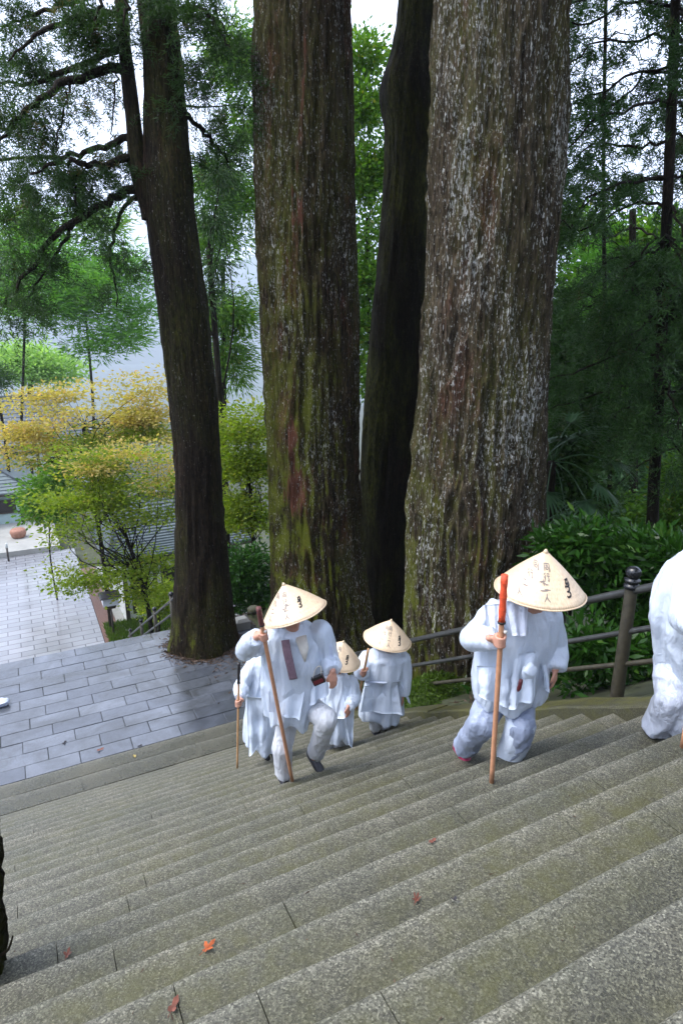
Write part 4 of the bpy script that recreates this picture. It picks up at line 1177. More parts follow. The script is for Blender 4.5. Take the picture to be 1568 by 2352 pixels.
# windmill palm
pb = J(1262, 1300, 10.2)
palm = thing('fan_palm', (pb[0], pb[1], float(ground_h(pb[0], pb[1]))), 'fan palm with dark drooping fronds beside the lichen covered giant', 'palm')
V, T, Q = tube(smooth_path([np.array(palm.location), J(1262, 1120, 10.2), J(1268, 1060, 10.2)], 12), .08, 9)
part('trunk', V, M['bark_far'], palm, T, Q)
hub = J(1268, 1060, 10.2)
for fx, fy, fd, tl in ((1330, 1000, -.5, 1.0), (1345, 1150, -.7, 1.0), (1290, 1010, -.6, .8), (1400, 1060, .2, 1.0), (1255, 1130, -.6, .8), (1300, 1180, -.3, 1.0), (1230, 990, .3, .8), (1370, 1110, -.2, .9), (1310, 970, .5, .9)):
    c = J(fx, fy, 10.2 + fd)
    mid = (hub + c) / 2 + UP * .12
    Vs = [tube(smooth_path([hub, mid, c], 7), .010, 5)]
    ax = (c - hub) / np.linalg.norm(c - hub)
    sd_ = np.cross(ax, UP); sd_ /= np.linalg.norm(sd_)
    for q in range(19):
        a = (q / 18 - .5) * 3.6
        dirv = ax * math.cos(a) + sd_ * math.sin(a)
        ln = tl * .55 * (0.75 + .35 * math.cos(a * .6)) * (0.85 + .3 * rng.random())
        w = 0.020
        pts = [c + dirv * ln * t + UP * (-.42 * ln * t ** 2.2) for t in (0, .35, .7, 1)]
        nv = np.cross(dirv, UP) ; nv /= np.linalg.norm(nv) + 1e-9
        B_ = np.array([p + nv * w * s * (1, 1.2, .8, .1)[k_] for k_, p in enumerate(pts) for s in (-1, 1)])
        Vs.append((B_, None, np.array([(2 * k_, 2 * k_ + 1, 2 * k_ + 3, 2 * k_ + 2) for k_ in range(3)])))
    V, T, Q = join(Vs)
    fr = part('frond', V, M['fern'], palm, T, Q, False, rng.random(len(V)))

# ground cover: a floor of low leaves on the bank, moss at the giant's foot, grass by the path
n = 9000
Xg = rng.uniform(4.5, 16, n); Yg = rng.uniform(-1, 24, n)
Zg = ground_h(Xg, Yg) + rng.random(n) ** 2 * .35
Cg = np.stack([Xg, Yg, Zg], 1)
V, T = leaves(Cg, rng.normal(size=(n, 3)) * np.array([1, 1, .5]) + UP * .4, .16 * (0.6 + rng.random(n)), .05, rng)
oc = link('ground_cover', raw_mesh('ground_cover', V, T, None, False, np.repeat(rng.random(n) * .7, 4)), M['shrub'])
tag(oc, kind='stuff')
nl_ = 5200
k_ = rng.integers(0, 4, nl_)
ctr_ = np.array([J(470, 1484, 11.6), J(735, 1500, 11.4), J(1080, 1610, 8.2), J(560, 1480, 11.9)])[k_]
th_ = rng.random(nl_) * 2 * math.pi; rr_ = np.array([.62, 1.15, 1.15, .5])[k_] + np.abs(rng.normal(size=nl_)) * np.array([.12, .5, .5, .5])[k_]
Xl, Yl = ctr_[:, 0] + np.cos(th_) * rr_, ctr_[:, 1] + np.sin(th_) * rr_
Zl = np.where((Xl < X_R) & (Yl < Y_EDGE) & (Yl > Y_LAND), Z_LAND + .004, ground_h(Xl, Yl) + .03)
ok_ = ~((Xl < X_R + .05) & (Yl < Y_LAND))
Pl = np.stack([Xl, Yl, Zl + .015 * rng.random(nl_)], 1)[ok_]
V, T = leaves(Pl, rng.normal(size=Pl.shape) * np.array([1, 1, .12]), .09 * (.5 + rng.random(len(Pl))), .02, rng)
tag(link('leaf_litter', raw_mesh('leaf_litter', V, T, None, False), M['litter']), kind='stuff')
Vm = []
mc = J(1012, 1580, 7.75)
for r_ in np.linspace(0, 1, 9):
    for a in np.linspace(0, 2 * math.pi, 28, endpoint=False):
        p = mc + RT * math.cos(a) * r_ * .62 + FH * math.sin(a) * r_ * .40
        h = .42 * (1 - r_ ** 2) + .08 * fbm(np.array([p * 4]), 3, 2)[0] - .22
        Vm.append((p[0], p[1], mc[2] + h - .05))
Qm = [(r_ * 28 + a, r_ * 28 + (a + 1) % 28, (r_ + 1) * 28 + (a + 1) % 28, (r_ + 1) * 28 + a) for r_ in range(8) for a in range(28)]
tag(link('moss', raw_mesh('moss', Vm, None, Qm, True), M['moss']), kind='stuff')
am = rng.random(5000) * 2 * math.pi; rm_ = np.sqrt(rng.random(5000)) * 1.05
Pm = mc + RT * (np.cos(am) * rm_ * .62)[:, None] + FH * (np.sin(am) * rm_ * .40)[:, None]
Pm[:, 2] = mc[2] + .42 * (1 - rm_ ** 2) - .27 + .06 * rng.random(5000)
V, T = leaves(Pm, rng.normal(size=Pm.shape) * .7 + UP * .5, .06 * (.5 + rng.random(5000)), .018, rng)
tag(link('moss_fronds', raw_mesh('moss_fronds', V, T, None, False, np.repeat(rng.random(5000), 4)), M['grass']), kind='stuff')
gp = []
for _ in range(5200):
    x, y = rng.uniform(2.2, 5.6), rng.uniform(23.0, 26.2)
    gp.append((x, y, Z_PLAZA + .0))
gp = np.array(gp)
V, T = needles(gp, rng.normal(size=gp.shape) * .35 + UP, .22, .05, rng)
tag(link('grass', raw_mesh('grass', V, T, None, False, np.repeat(rng.random(len(gp)), 3)), M['grass']), kind='stuff')
#==DETAILS==
# ------------------------------------------------------------------ handrail
def on_x(x, y, X):
    q = sight(x, y)
    return q * (X / q[0])
FX = 4.58
rail_off = [on_x(1300, yy, FX)[2] - zslope(on_x(1300, yy, FX)[1]) for yy in (1392, 1473, 1538)]
fence = thing('handrail', (FX, 3.45, zslope(3.45)), 'three-railed handrail on dark posts running beside the stair', 'handrail')
for q, up in enumerate(rail_off):
    ys = np.linspace(-3.5, 8.6, 26)
    P = np.stack([np.full(26, FX) + .004 * rng.normal(size=26), ys, zslope(ys) + up + .004 * rng.normal(size=26)], 1)
    V, T, Q = tube(P, (0.035, 0.026, 0.024)[q], 10)
    part('rail', V, M['rail'] if q < 2 else M['railwood'], fence, T, Q)
for yp_ in (-1.0, 1.25, 3.45, 5.35, 7.6):
    zb = zslope(yp_)
    prof = [(-.35, .060), (0, .060), (.3, .056), (rail_off[0] + .02, .052), (rail_off[0] + .05, .045)]
    V, T, Q = tube([(FX, yp_, zb + h) for h, r_ in prof], [r_ for h, r_ in prof], 14)
    po = part('post', V, M['railwood'], fence, T, Q)
    b = rail_off[0] + .03
    prof = [(b, .062), (b + .01, .068), (b + .035, .068), (b + .042, .050), (b + .055, .050), (b + .062, .067), (b + .085, .067), (b + .092, .046), (b + .105, .048), (b + .125, .062), (b + .15, .066), (b + .175, .058), (b + .195, .036), (b + .205, .012)]
    V, T, Q = tube([(FX, yp_, zb + h) for h, r_ in prof], [r_ for h, r_ in prof], 18)
    link('cap', raw_mesh('cap', V - np.asarray(fence.location), T, Q, True), M['cap'], po)

# handrail of the lower stair, seen past the leaning cedar
def plane_pt(x, y, a):                                    # plane z = Z_LAND + a - slope * (Y - Y_EDGE)
    q = sight(x, y); s = (Z_PLAZA - Z_LAND) / 9.9
    t = (Z_LAND + a - s * Y_EDGE) / (q[2] - s * q[1])
    return q * t
A_, B_ = plane_pt(402, 1372, .80), plane_pt(312, 1448, .80)
lr = thing('handrail', (A_[0], Y_EDGE + .3, Z_LAND), 'grey pipe handrail going down the lower stair beside the lantern', 'handrail')
dv = (B_ - A_) / np.linalg.norm(B_ - A_)
for q, off in enumerate((0, -.33)):
    V, T, Q = tube([A_ - dv * 2.2 + UP * off, A_ + dv * 7.5 + UP * off], .03, 8)
    part('rail', V, M['rail'], lr, T, Q)
for t in (-1.8, 0.4, 2.6, 4.8, 7.0):
    p = A_ + dv * t
    V, T, Q = tube([p - UP * 1.0, p + UP * .12], .045, 8)
    po = part('post', V, M['railwood'], lr, T, Q)
    V, T, Q = ball(p + UP * .15, .06, 10, 6)
    link('cap', raw_mesh('cap', V - np.asarray(lr.location), T, Q, True), M['cap'], po)

# lantern on a pole
lb = at_z(262, 1459, Z_PLAZA)
dl = float(lb @ FH)
lamp = thing('lantern_post', lb, 'small square lantern on a thin black pole in the grass by the path', 'lantern')
tp = J(256, 1394, dl)
V, T, Q = tube([lb, np.array([lb[0], lb[1], tp[2]])], .035, 8)
part('pole', V, M['timber'], lamp, T, Q)
def cbox(c, sx, sy, z0, z1, mat, root, name, sx2=None, sy2=None):
    sx2 = sx if sx2 is None else sx2; sy2 = sy if sy2 is None else sy2
    V = [(c[0] + a * s, c[1] + b * t, z) for z, s, t in ((z0, sx, sy), (z1, sx2, sy2)) for a, b in ((-1, -1), (1, -1), (1, 1), (-1, 1))]
    return part(name, V, mat, root, None, np.array([(0, 1, 5, 4), (1, 2, 6, 5), (2, 3, 7, 6), (3, 0, 4, 7), (4, 5, 6, 7), (3, 2, 1, 0)]), smooth=False)
z = tp[2]
cbox(lb, .16, .16, z - .02, z + .16, M['timber'], lamp, 'neck', .22, .22)
cbox(lb, .30, .30, z + .16, z + .50, M['lantern'], lamp, 'lantern_box')
cbox(lb, .40, .40, z + .50, z + .56, M['black'], lamp, 'roof', .34, .34)
# bollard, flower pot, stone pillar, round stone
bb = at_z(21, 1289, Z_PLAZA); 
bol = thing('bollard', bb, 'thin dark bollard with a white top on the wet plaza', 'bollard')
V, T, Q = tube([bb, bb + UP * .75], .05, 10); part('shaft', V, M['timber'], bol, T, Q)
V, T, Q = tube([bb + UP * .74, bb + UP * .98, bb + UP * 1.02], [.065, .06, .03], 10); part('top', V, M['plaster'], bol, T, Q)
pb_ = at_z(44, 1234, Z_PLAZA + .3)
pot = thing('flower_pot', pb_, 'round terracotta planter standing on the terrace before the hall', 'planter')
V, T, Q = tube([pb_ + UP * h for h in (0, .05, .3, .42, .50, .46)], [.30, .36, .44, .42, .36, .28], 16)
part('bowl', V, M['terracotta'], pot, T, Q)
V, T, Q = tube([pb_ + UP * h for h in (.40, .46)], [.34, .30], 16); part('earth', V, M['soil'], pot, T, Q)
sp_ = J(557, 1466, 12.3)
pil = thing('stone_post', (sp_[0], sp_[1], sp_[2] - .4), 'squared grey stone post between the forked cedar and the mossy giant', 'stone post')
cbox(sp_, .15, .13, sp_[2] - .4, sp_[2] + .42, M['concrete'], pil, 'shaft')
cbox(sp_, .15, .13, sp_[2] + .42, sp_[2] + .48, M['concrete'], pil, 'top', .09, .08)
V, T, Q = ball(J(584, 1400, 12.6), (.16, .14, .10), 14, 10)
V = V + fbm(V * 9, 2, 3)[:, None] * .02
tag(link('round_stone', raw_mesh('round_stone', V, T, Q, True), M['curb']), 'grey round stone by the stone post near the mossy giant', 'stone')
# mossy stump-like trunk leaning in at the left edge of the picture
st = [J(x, y, 2.25) for x, y in ((-60, 2250), (-60, 2180), (-66, 2120), (-68, 2050), (-72, 1980), (-80, 1900), (-94, 1800), (-120, 1650))]
lt = thing('leaning_trunk', np.array([st[0][0], st[0][1], zslope(st[0][1])]), 'dark mossy trunk cut by the left edge beside the steps', 'tree')
P = smooth_path(np.vstack([st[0] - UP * .3, st]), 60)
V, T, Q = tube(P, np.linspace(.145, .12, 60), 26)
V = V + np.clip(fbm(V * 16, 3, 8), -1, 1)[:, None] * .018 * np.sign(rng.normal(size=(1, 3)))
part('trunk', V, M['bark_D'], lt, T, Q)
V, T, Q = tube(smooth_path([J(2, 2195, 2.2), J(20, 2180, 2.15), J(30, 2150, 2.15)], 7), np.linspace(.008, .004, 7), 5)
part('twig', V, M['bark_far'], lt, T, Q)

# ------------------------------------------------------------------ pilgrims
def voxel(parts, vox, smooth_n=4, name='m'):
    """closed shapes -> one continuous skin"""
    V, T, Q = join(parts)
    me = raw_mesh(name, V, T, Q)
    o = bpy.data.objects.new(name, me); COL.objects.link(o)
    rm = o.modifiers.new('r', 'REMESH'); rm.mode = 'VOXEL'; rm.voxel_size = vox
    if smooth_n:
        s = o.modifiers.new('s', 'SMOOTH'); s.factor = 0.5; s.iterations = smooth_n
    dg = bpy.context.evaluated_depsgraph_get()
    e = o.evaluated_get(dg).data
    co = np.zeros(len(e.vertices) * 3, np.float32); e.vertices.foreach_get('co', co)
    no = np.zeros(len(e.vertices) * 3, np.float32); e.vertices.foreach_get('normal', no)
    li = np.zeros(len(e.loops), np.int32); e.loops.foreach_get('vertex_index', li)
    ls = np.zeros(len(e.polygons), np.int32); e.polygons.foreach_get('loop_total', ls)
    bpy.data.objects.remove(o); bpy.data.meshes.remove(me)
    if (ls == 4).all():
        return co.reshape(-1, 3).astype(float), li.reshape(-1, 4), no.reshape(-1, 3)
    st_ = np.concatenate([[0], np.cumsum(ls)[:-1]])
    return co.reshape(-1, 3).astype(float), [tuple(li[a:a + b]) for a, b in zip(st_, ls)], no.reshape(-1, 3)

def put(name, res, mat, root, disp=None):
    V, F, N = res
    if disp is not None: V = V + N * disp(V)[:, None]
    if isinstance(F, list): return part(name, V, mat, root, faces=F)
    return part(name, V, mat, root, None, F)

def limb(a, b, ra, rb, seg=12, n=6):
    a, b = np.asarray(a, float), np.asarray(b, float)
    return [tube([a + (b - a) * t for t in np.linspace(0, 1, n)], np.linspace(ra, rb, n), seg), ball(a, ra, seg, 8), ball(b, rb, seg, 8)]

def folds(amp, sx, sz, seed, cw=0.16, extra=None):
    """cloth folds: ridges that run along the fall of the cloth"""
    def f(V):
        Vw = V + 0.05 * np.stack([fbm(V * 2.2, 2, seed), fbm(V * 2.2 + 9, 2, seed), 0 * V[:, 0]], 1)
        a = 1 - 2 * np.abs(noise3(Vw * np.array([sx, sx, sz]), seed))
        b = 1 - 2 * np.abs(noise3(V * np.array([sx * 2.1, sx * 2.1, sz * 1.8]), seed + 5))
        c = noise3(V * np.array([3.5, 3.5, 13.0]) + 0.8 * a[:, None], seed + 9)
        a = np.sign(a) * np.abs(a) ** 1.4
        r = amp * (0.75 * a + 0.30 * b + cw * c)
        return r if extra is None else r + extra(V)
    return f

def gripping_hand(c, axis, palm_dir, s=1.0):
    """fist round a shaft: c centre of the grip on the shaft, axis along the shaft, palm_dir from the shaft to the palm"""
    c = np.asarray(c, float); ax = np.asarray(axis, float); ax = ax / np.linalg.norm(ax)
    p = np.asarray(palm_dir, float); p = p - ax * (p @ ax); p /= np.linalg.norm(p)
    q = np.cross(ax, p)
    out = []
    R = .027 * s
    for k, (o_, ln) in enumerate(((.030, 245), (.010, 260), (-.010, 250), (-.029, 225))):
        pts = []
        for t in np.linspace(0, 1, 9):
            a = math.radians(15 + ln * t)
            pts.append(c + ax * o_ * s + (p * math.cos(a) + q * math.sin(a)) * R)
        out.append(tube(pts, np.linspace(.0105, .0085, 9) * s, 8))
        out.append(ball(pts[0], .0105 * s, 8, 6)); out.append(ball(pts[-1], .0085 * s, 8, 6))
    pal = [c + p * R * 1.25 + ax * o_ * s - q * .006 for o_ in (.032, 0, -.032)]
    out.append(tube(pal, [.017 * s] * 3, 10)); out += [ball(pal[0], .017 * s, 8, 6), ball(pal[2], .017 * s, 8, 6)]
    th = [c + p * R * 1.2 + ax * .03 * s - q * .012, c + p * R * .6 + ax * .045 * s - q * R * .95, c - p * R * .5 + ax * .042 * s - q * R * .95, c - p * R * 1.05 + ax * .034 * s - q * R * .3]
    out.append(tube(smooth_path(th, 8), np.linspace(.0125, .0095, 8) * s, 8)); out.append(ball(th[-1], .0095 * s, 8, 6))
    wrist = c + p * (R + .05 * s)
    return out, wrist

def open_hand(w, d, side, s=1.0):
    """relaxed hand hanging from wrist w along d; side is the thumb's side"""
    w = np.asarray(w, float); d = np.asarray(d, float) / np.linalg.norm(d)
    sd = np.asarray(side, float); sd = sd - d * (sd @ d); sd /= np.linalg.norm(sd)
    nrm = np.cross(d, sd)
    out = [tube([w, w + d * .03 * s, w + d * .085 * s], [.024 * s, .034 * s, .038 * s], 12, True, sd, [.016 * s, .016 * s, .014 * s])]
    for k, (o_, ln) in enumerate(((.028, .068), (.010, .078), (-.009, .072), (-.027, .056))):
        b = w + d * .082 * s + sd * o_ * s
        p1 = b + d * ln * .45 * s + nrm * .008 * s
        p2 = b + d * ln * .78 * s + nrm * .022 * s
        p3 = b + d * ln * .92 * s + nrm * .038 * s
        out.append(tube(smooth_path([b - d * .02 * s, b, p1, p2, p3], 9), np.linspace(.0105, .0075, 9) * s, 8)); out.append(ball(p3, .0075 * s, 8, 6))
    t0 = w + d * .02 * s + sd * .022 * s
    th = [t0, t0 + d * .03 * s + sd * .026 * s + nrm * .006, t0 + d * .06 * s + sd * .032 * s + nrm * .018 * s]
    out.append(tube(smooth_path(th, 7), np.linspace(.0135, .009, 7) * s, 8)); out.append(ball(th[-1], .009 * s, 8, 6))
    return out

def head_parts(c, up, fwd, s=1.0):
    c = np.asarray(c, float); up = np.asarray(up, float) / np.linalg.norm(up)
    f = np.asarray(fwd, float); f = f - up * (f @ up); f /= np.linalg.norm(f)
    r = np.cross(f, up)
    def e(p, rr, seg=14, ring=10):
        V, T, Q = ball((0, 0, 0), rr, seg, ring)
        return (c + (V[:, :1] + p[0]) * r * s + (V[:, 1:2] + p[1]) * f * s + (V[:, 2:] + p[2]) * up * s, T, Q)
    P = [e((0, -.008, .03), (.075, .092, .088), 18, 12), e((0, .018, -.035), (.060, .072, .080), 16, 10), e((0, .062, -.088), (.028, .024, .022)),
         e((0, .094, -.018), (.013, .020, .028)), e((0, .086, .022), (.055, .018, .012)), e((0, .082, -.060), (.026, .014, .008)),
         e((.030, .076, .002), (.014, .012, .009)), e((-.030, .076, .002), (.014, .012, .009)), e((.076, -.005, -.012), (.010, .020, .032)), e((-.076, -.005, -.012), (.010, .020, .032))]
    return P, (c, r, f, up)

def shoe_mesh(a, toe, s=1.0):
    """shoe from the ankle a pointing along toe"""
    a = np.asarray(a, float); t = np.asarray(toe, float) / np.linalg.norm(toe)
    sd = np.cross(t, UP); sd /= np.linalg.norm(sd)
    up = np.cross(sd, t)
    prof = [(-.075, -.045, .026, .034), (-.06, -.035, .036, .046), (-.02, -.03, .040, .052), (.05, -.045, .045, .038), (.11, -.055, .047, .028), (.155, -.062, .036, .020), (.175, -.066, .014, .010)]
    pts = [a + t * p[0] * s + up * p[1] * s for p in prof]
    V, T, Q = tube(pts, [p[2] * s for p in prof], 14, True, sd, [p[3] * s for p in prof])
    h = (V - a) @ up
    V = V - np.minimum(0, h + .078 * s)[:, None] * up
    return V, T, Q

def hat(root, centre, axis, rad, hgt, seed, marks):
    """conical sedge hat: thin double shell, a binding round the rim, brush writing on its face"""
    c = np.asarray(centre, float); ax = np.asarray(axis, float) / np.linalg.norm(axis)
    f = -FH - ax * (-FH @ ax); f /= np.linalg.norm(f)          # the way the wearer's front looks
    r = np.cross(ax, f)
    seg, rg = 72, 14
    def surf(a, t, lift=0.0):                                  # t = 0 apex .. 1 rim
        rr = rad * (t ** 1.04) + .006 * math.sin(math.pi * t)
        zz = hgt * (1 - t) + .012 * math.sin(math.pi * t)
        n = (r * math.sin(a) + f * math.cos(a)) * hgt + ax * rad
        n /= np.linalg.norm(n)
        w = .0035 * math.sin(a * 3 + seed) * t + .002 * math.sin(a * 7 + 2 * seed) * t
        return c + (r * math.sin(a) + f * math.cos(a)) * (rr + w) + ax * (zz + w) + n * lift
    V, Q = [], []
    ts = np.concatenate([[0.012], np.linspace(.05, 1, rg)])
    for lift in (0, -.006):
        for t in (ts if lift == 0 else ts[::-1]):
            V += [surf(a, t, lift) for a in np.arange(seg) * 2 * math.pi / seg]
    n_ = len(ts) * 2
    for i in range(n_):
        for j in range(seg):
            Q.append((i * seg + j, i * seg + (j + 1) % seg, ((i + 1) % n_) * seg + (j + 1) % seg, ((i + 1) % n_) * seg + j))
    org = c.copy()
    me = raw_mesh('straw_hat', np.array(V) - org, None, np.array(Q), True)
    h = link('straw_hat', me, M['straw'], root)
    # the hat's own axes, so that its straw runs from the tip to the rim
    B = np.stack([r, f, ax], 1)
    mw = Matrix([[*B[i], 0] for i in range(3)] + [[0, 0, 0, 1]])
    loc = np.array([list(v) for v in (np.array(V) - org) @ B])
    me.vertices.foreach_set('co', loc.astype(np.float32).ravel())
    me.update()
    h.matrix_local = Matrix.Translation(Vector(org - np.asarray(root.location))) @ mw
    def child(name, parts, mat):
        Vc, Tc, Qc = join(parts)
        o = link(name, raw_mesh(name, (Vc - org) @ B, Tc, Qc, True), mat, h)
        return o
    child('rim_binding', [tube([surf(a, 1.0, -.003) for a in np.linspace(0, 2 * math.pi, 73)], .0055, 6, False)], M['straw'])
    child('tip', [tube([surf(0, .05, 0) * 0 + c + ax * (hgt * .93), c + ax * (hgt + .006)], [rad * .075, rad * .02], 12)], M['straw'])
    def stroke(pts, w, mat, name):
        pp = smooth_path([(p[0], p[1], 0) for p in pts], max(4, 4 * len(pts)))
        Vs, Qs = [], []
        for i, p in enumerate(pp):
            d = pp[min(i + 1, len(pp) - 1)] - pp[max(i - 1, 0)]
            nn = np.array([-d[1], d[0]]); nn = nn / (np.linalg.norm(nn) + 1e-9)
            ww = w * (0.65 + .5 * math.sin(math.pi * min(1, i / (len(pp) - 1) * 1.15)))
            for s_ in (-1, 1):
                a_, t_ = p[0] + nn[0] * ww * s_, p[1] + nn[1] * ww * s_
                Vs.append(surf(a_ / max(t_, .2) , t_, .0022))
        for i in range(len(pp) - 1):
            Qs.append((2 * i, 2 * i + 1, 2 * i + 3, 2 * i + 2))
        return np.array(Vs), None, np.array(Qs)
    for a0, t0, sc, mat, strokes, w in marks:
        child('brush_writing', [stroke([(a0 + x * sc, t0 + y * sc) for x, y in st_], w, mat, 'w') for st_ in strokes], mat)
    return h, (c, r, f, ax)

# brush marks: the seed syllable with its hooks and tail, and columns of faint characters
SEED = [[(-.5, -1), (.0, -.95), (.45, -1.05)], [(-.1, -1), (-.35, -.55), (.05, -.45), (.3, -.7)], [(.3, -.95), (.4, -.3), (.0, -.1), (-.35, -.2)], [(.1, -.3), (.3, .2), (-.05, .5), (-.4, .45)], [(.0, .45), (.35, .75), (.3, 1.05), (-.2, 1.15), (-.45, .95)], [(-.55, -.3), (-.45, .05)]]
def kanji(seed_, n=6):
    g = np.random.default_rng(seed_)
    out = []
    for _ in range(n):
        x, y = g.uniform(-.8, .8), g.uniform(-.8, .8)
        if g.random() < .55: out.append([(x - .7 * g.random(), y), (x + .7 * g.random(), y - .08)])
        else: out.append([(x, y - .6 * g.random()), (x + .1 * g.normal(), y + .6 * g.random())])
    return out
DOU = [[(-.7, -.9), (-.7, .9)], [(-.7, -.9), (.7, -.9)], [(.7, -.9), (.7, .9), (.5, .8)], [(-.35, -.45), (.35, -.45)], [(-.3, -.05), (-.3, .5)], [(-.3, -.05), (.3, -.05), (.3, .5)], [(-.3, .5), (.3, .5)]]
GYO = [[(-.4, -.9), (-.8, -.4)], [(-.4, -.3), (-.85, .25)], [(-.55, .0), (-.55, .95)], [(.0, -.7), (.75, -.7)], [(-.1, -.2), (.85, -.2)], [(.4, -.2), (.4, .9), (.15, .75)]]
NI = [[(-.45, -.5), (.45, -.5)], [(-.85, .6), (.85, .6)]]
NIN = [[(.0, -.9), (-.1, -.1), (-.85, .9)], [(-.05, -.2), (.3, .4), (.9, .9)]]
def column(a0, mat, w, sc=.075, t0=.32, dt=.165):
    return [(a0 * (t0 + dt * k + 0) , t0 + dt * k, sc, mat, g, w) for k, g in enumerate((DOU, GYO, NI, NIN))]

def staff(name, bottom, top, r0, r1, mat, label, cover=None, cover_len=.3, bell=False):
    bottom, top = np.asarray(bottom, float), np.asarray(top, float)
    root = thing(name, bottom, label, 'walking stick', 'pilgrim staffs')
    d = top - bottom; L = np.linalg.norm(d); d /= L
    n = 14
    P = np.array([bottom + d * L * t for t in np.linspace(0, 1, n)])
    V, T, Q = tube(P, np.linspace(r0, r1, n), 8)
    part('shaft', V, mat, root, T, Q)
    if cover is not None:
        cb = top - d * cover_len
        ts = np.linspace(0, 1, 8)
        V, T, Q = tube([cb + (top + d * .01 - cb) * t for t in ts], r1 + .0045 + .002 * np.sin(ts * 25), 10)
        part('grip_cover', V, cover, root, T, Q)
        V, T, Q = tube([cb + d * .0, cb + d * .012], r1 + .008, 10)
        part('cord', V, M['ink'], root, T, Q)
    if bell:
        bp = top - d * (cover_len + .05) + RT * .022 - FH * .015
        V, T, Q = ball(bp, .013, 10, 8); part('bell', V, M['bell'], root, T, Q)
    return root

def stick_point(b, t, u):
    return np.asarray(b) + (np.asarray(t) - np.asarray(b)) * u

def flap(root, pts, mat, name, seed, wav=.012, nu=14, nv=14, thick=.003):
    """hanging piece of raincoat: four corners (top left, top right, bottom right, bottom left), wavy, with a thin back"""
    a, b, c, d = [np.asarray(p, float) for p in pts]
    U, W = np.meshgrid(np.linspace(0, 1, nu), np.linspace(0, 1, nv))
    U, W = U.ravel()[:, None], W.ravel()[:, None]
    P = (a * (1 - U) + b * U) * (1 - W) + (d * (1 - U) + c * U) * W
    n = np.cross(b - a, d - a); n /= np.linalg.norm(n)
    wv = np.sin(U * 11 + seed) * wav * (0.3 + W) + (fbm(P * 6, 3, seed) * wav)[:, None]
    P = P + n * wv
    i, j = np.meshgrid(np.arange(nv - 1), np.arange(nu - 1), indexing='ij')
    Q = np.stack([i * nu + j, i * nu + j + 1, (i + 1) * nu + j + 1, (i + 1) * nu + j], -1).reshape(-1, 4)
    m = len(P)
    edge = [k for k in range(nu)] + [k * nu + nu - 1 for k in range(1, nv)] + [(nv - 1) * nu + k for k in range(nu - 2, -1, -1)] + [k * nu for k in range(nv - 2, 0, -1)]
    rim = [(edge[k], edge[(k + 1) % len(edge)], edge[(k + 1) % len(edge)] + m, edge[k] + m) for k in range(len(edge))]
    return part(name, np.vstack([P, P - n * thick]), mat, root, None, np.vstack([Q, Q[:, ::-1] + m, np.array(rim)]))

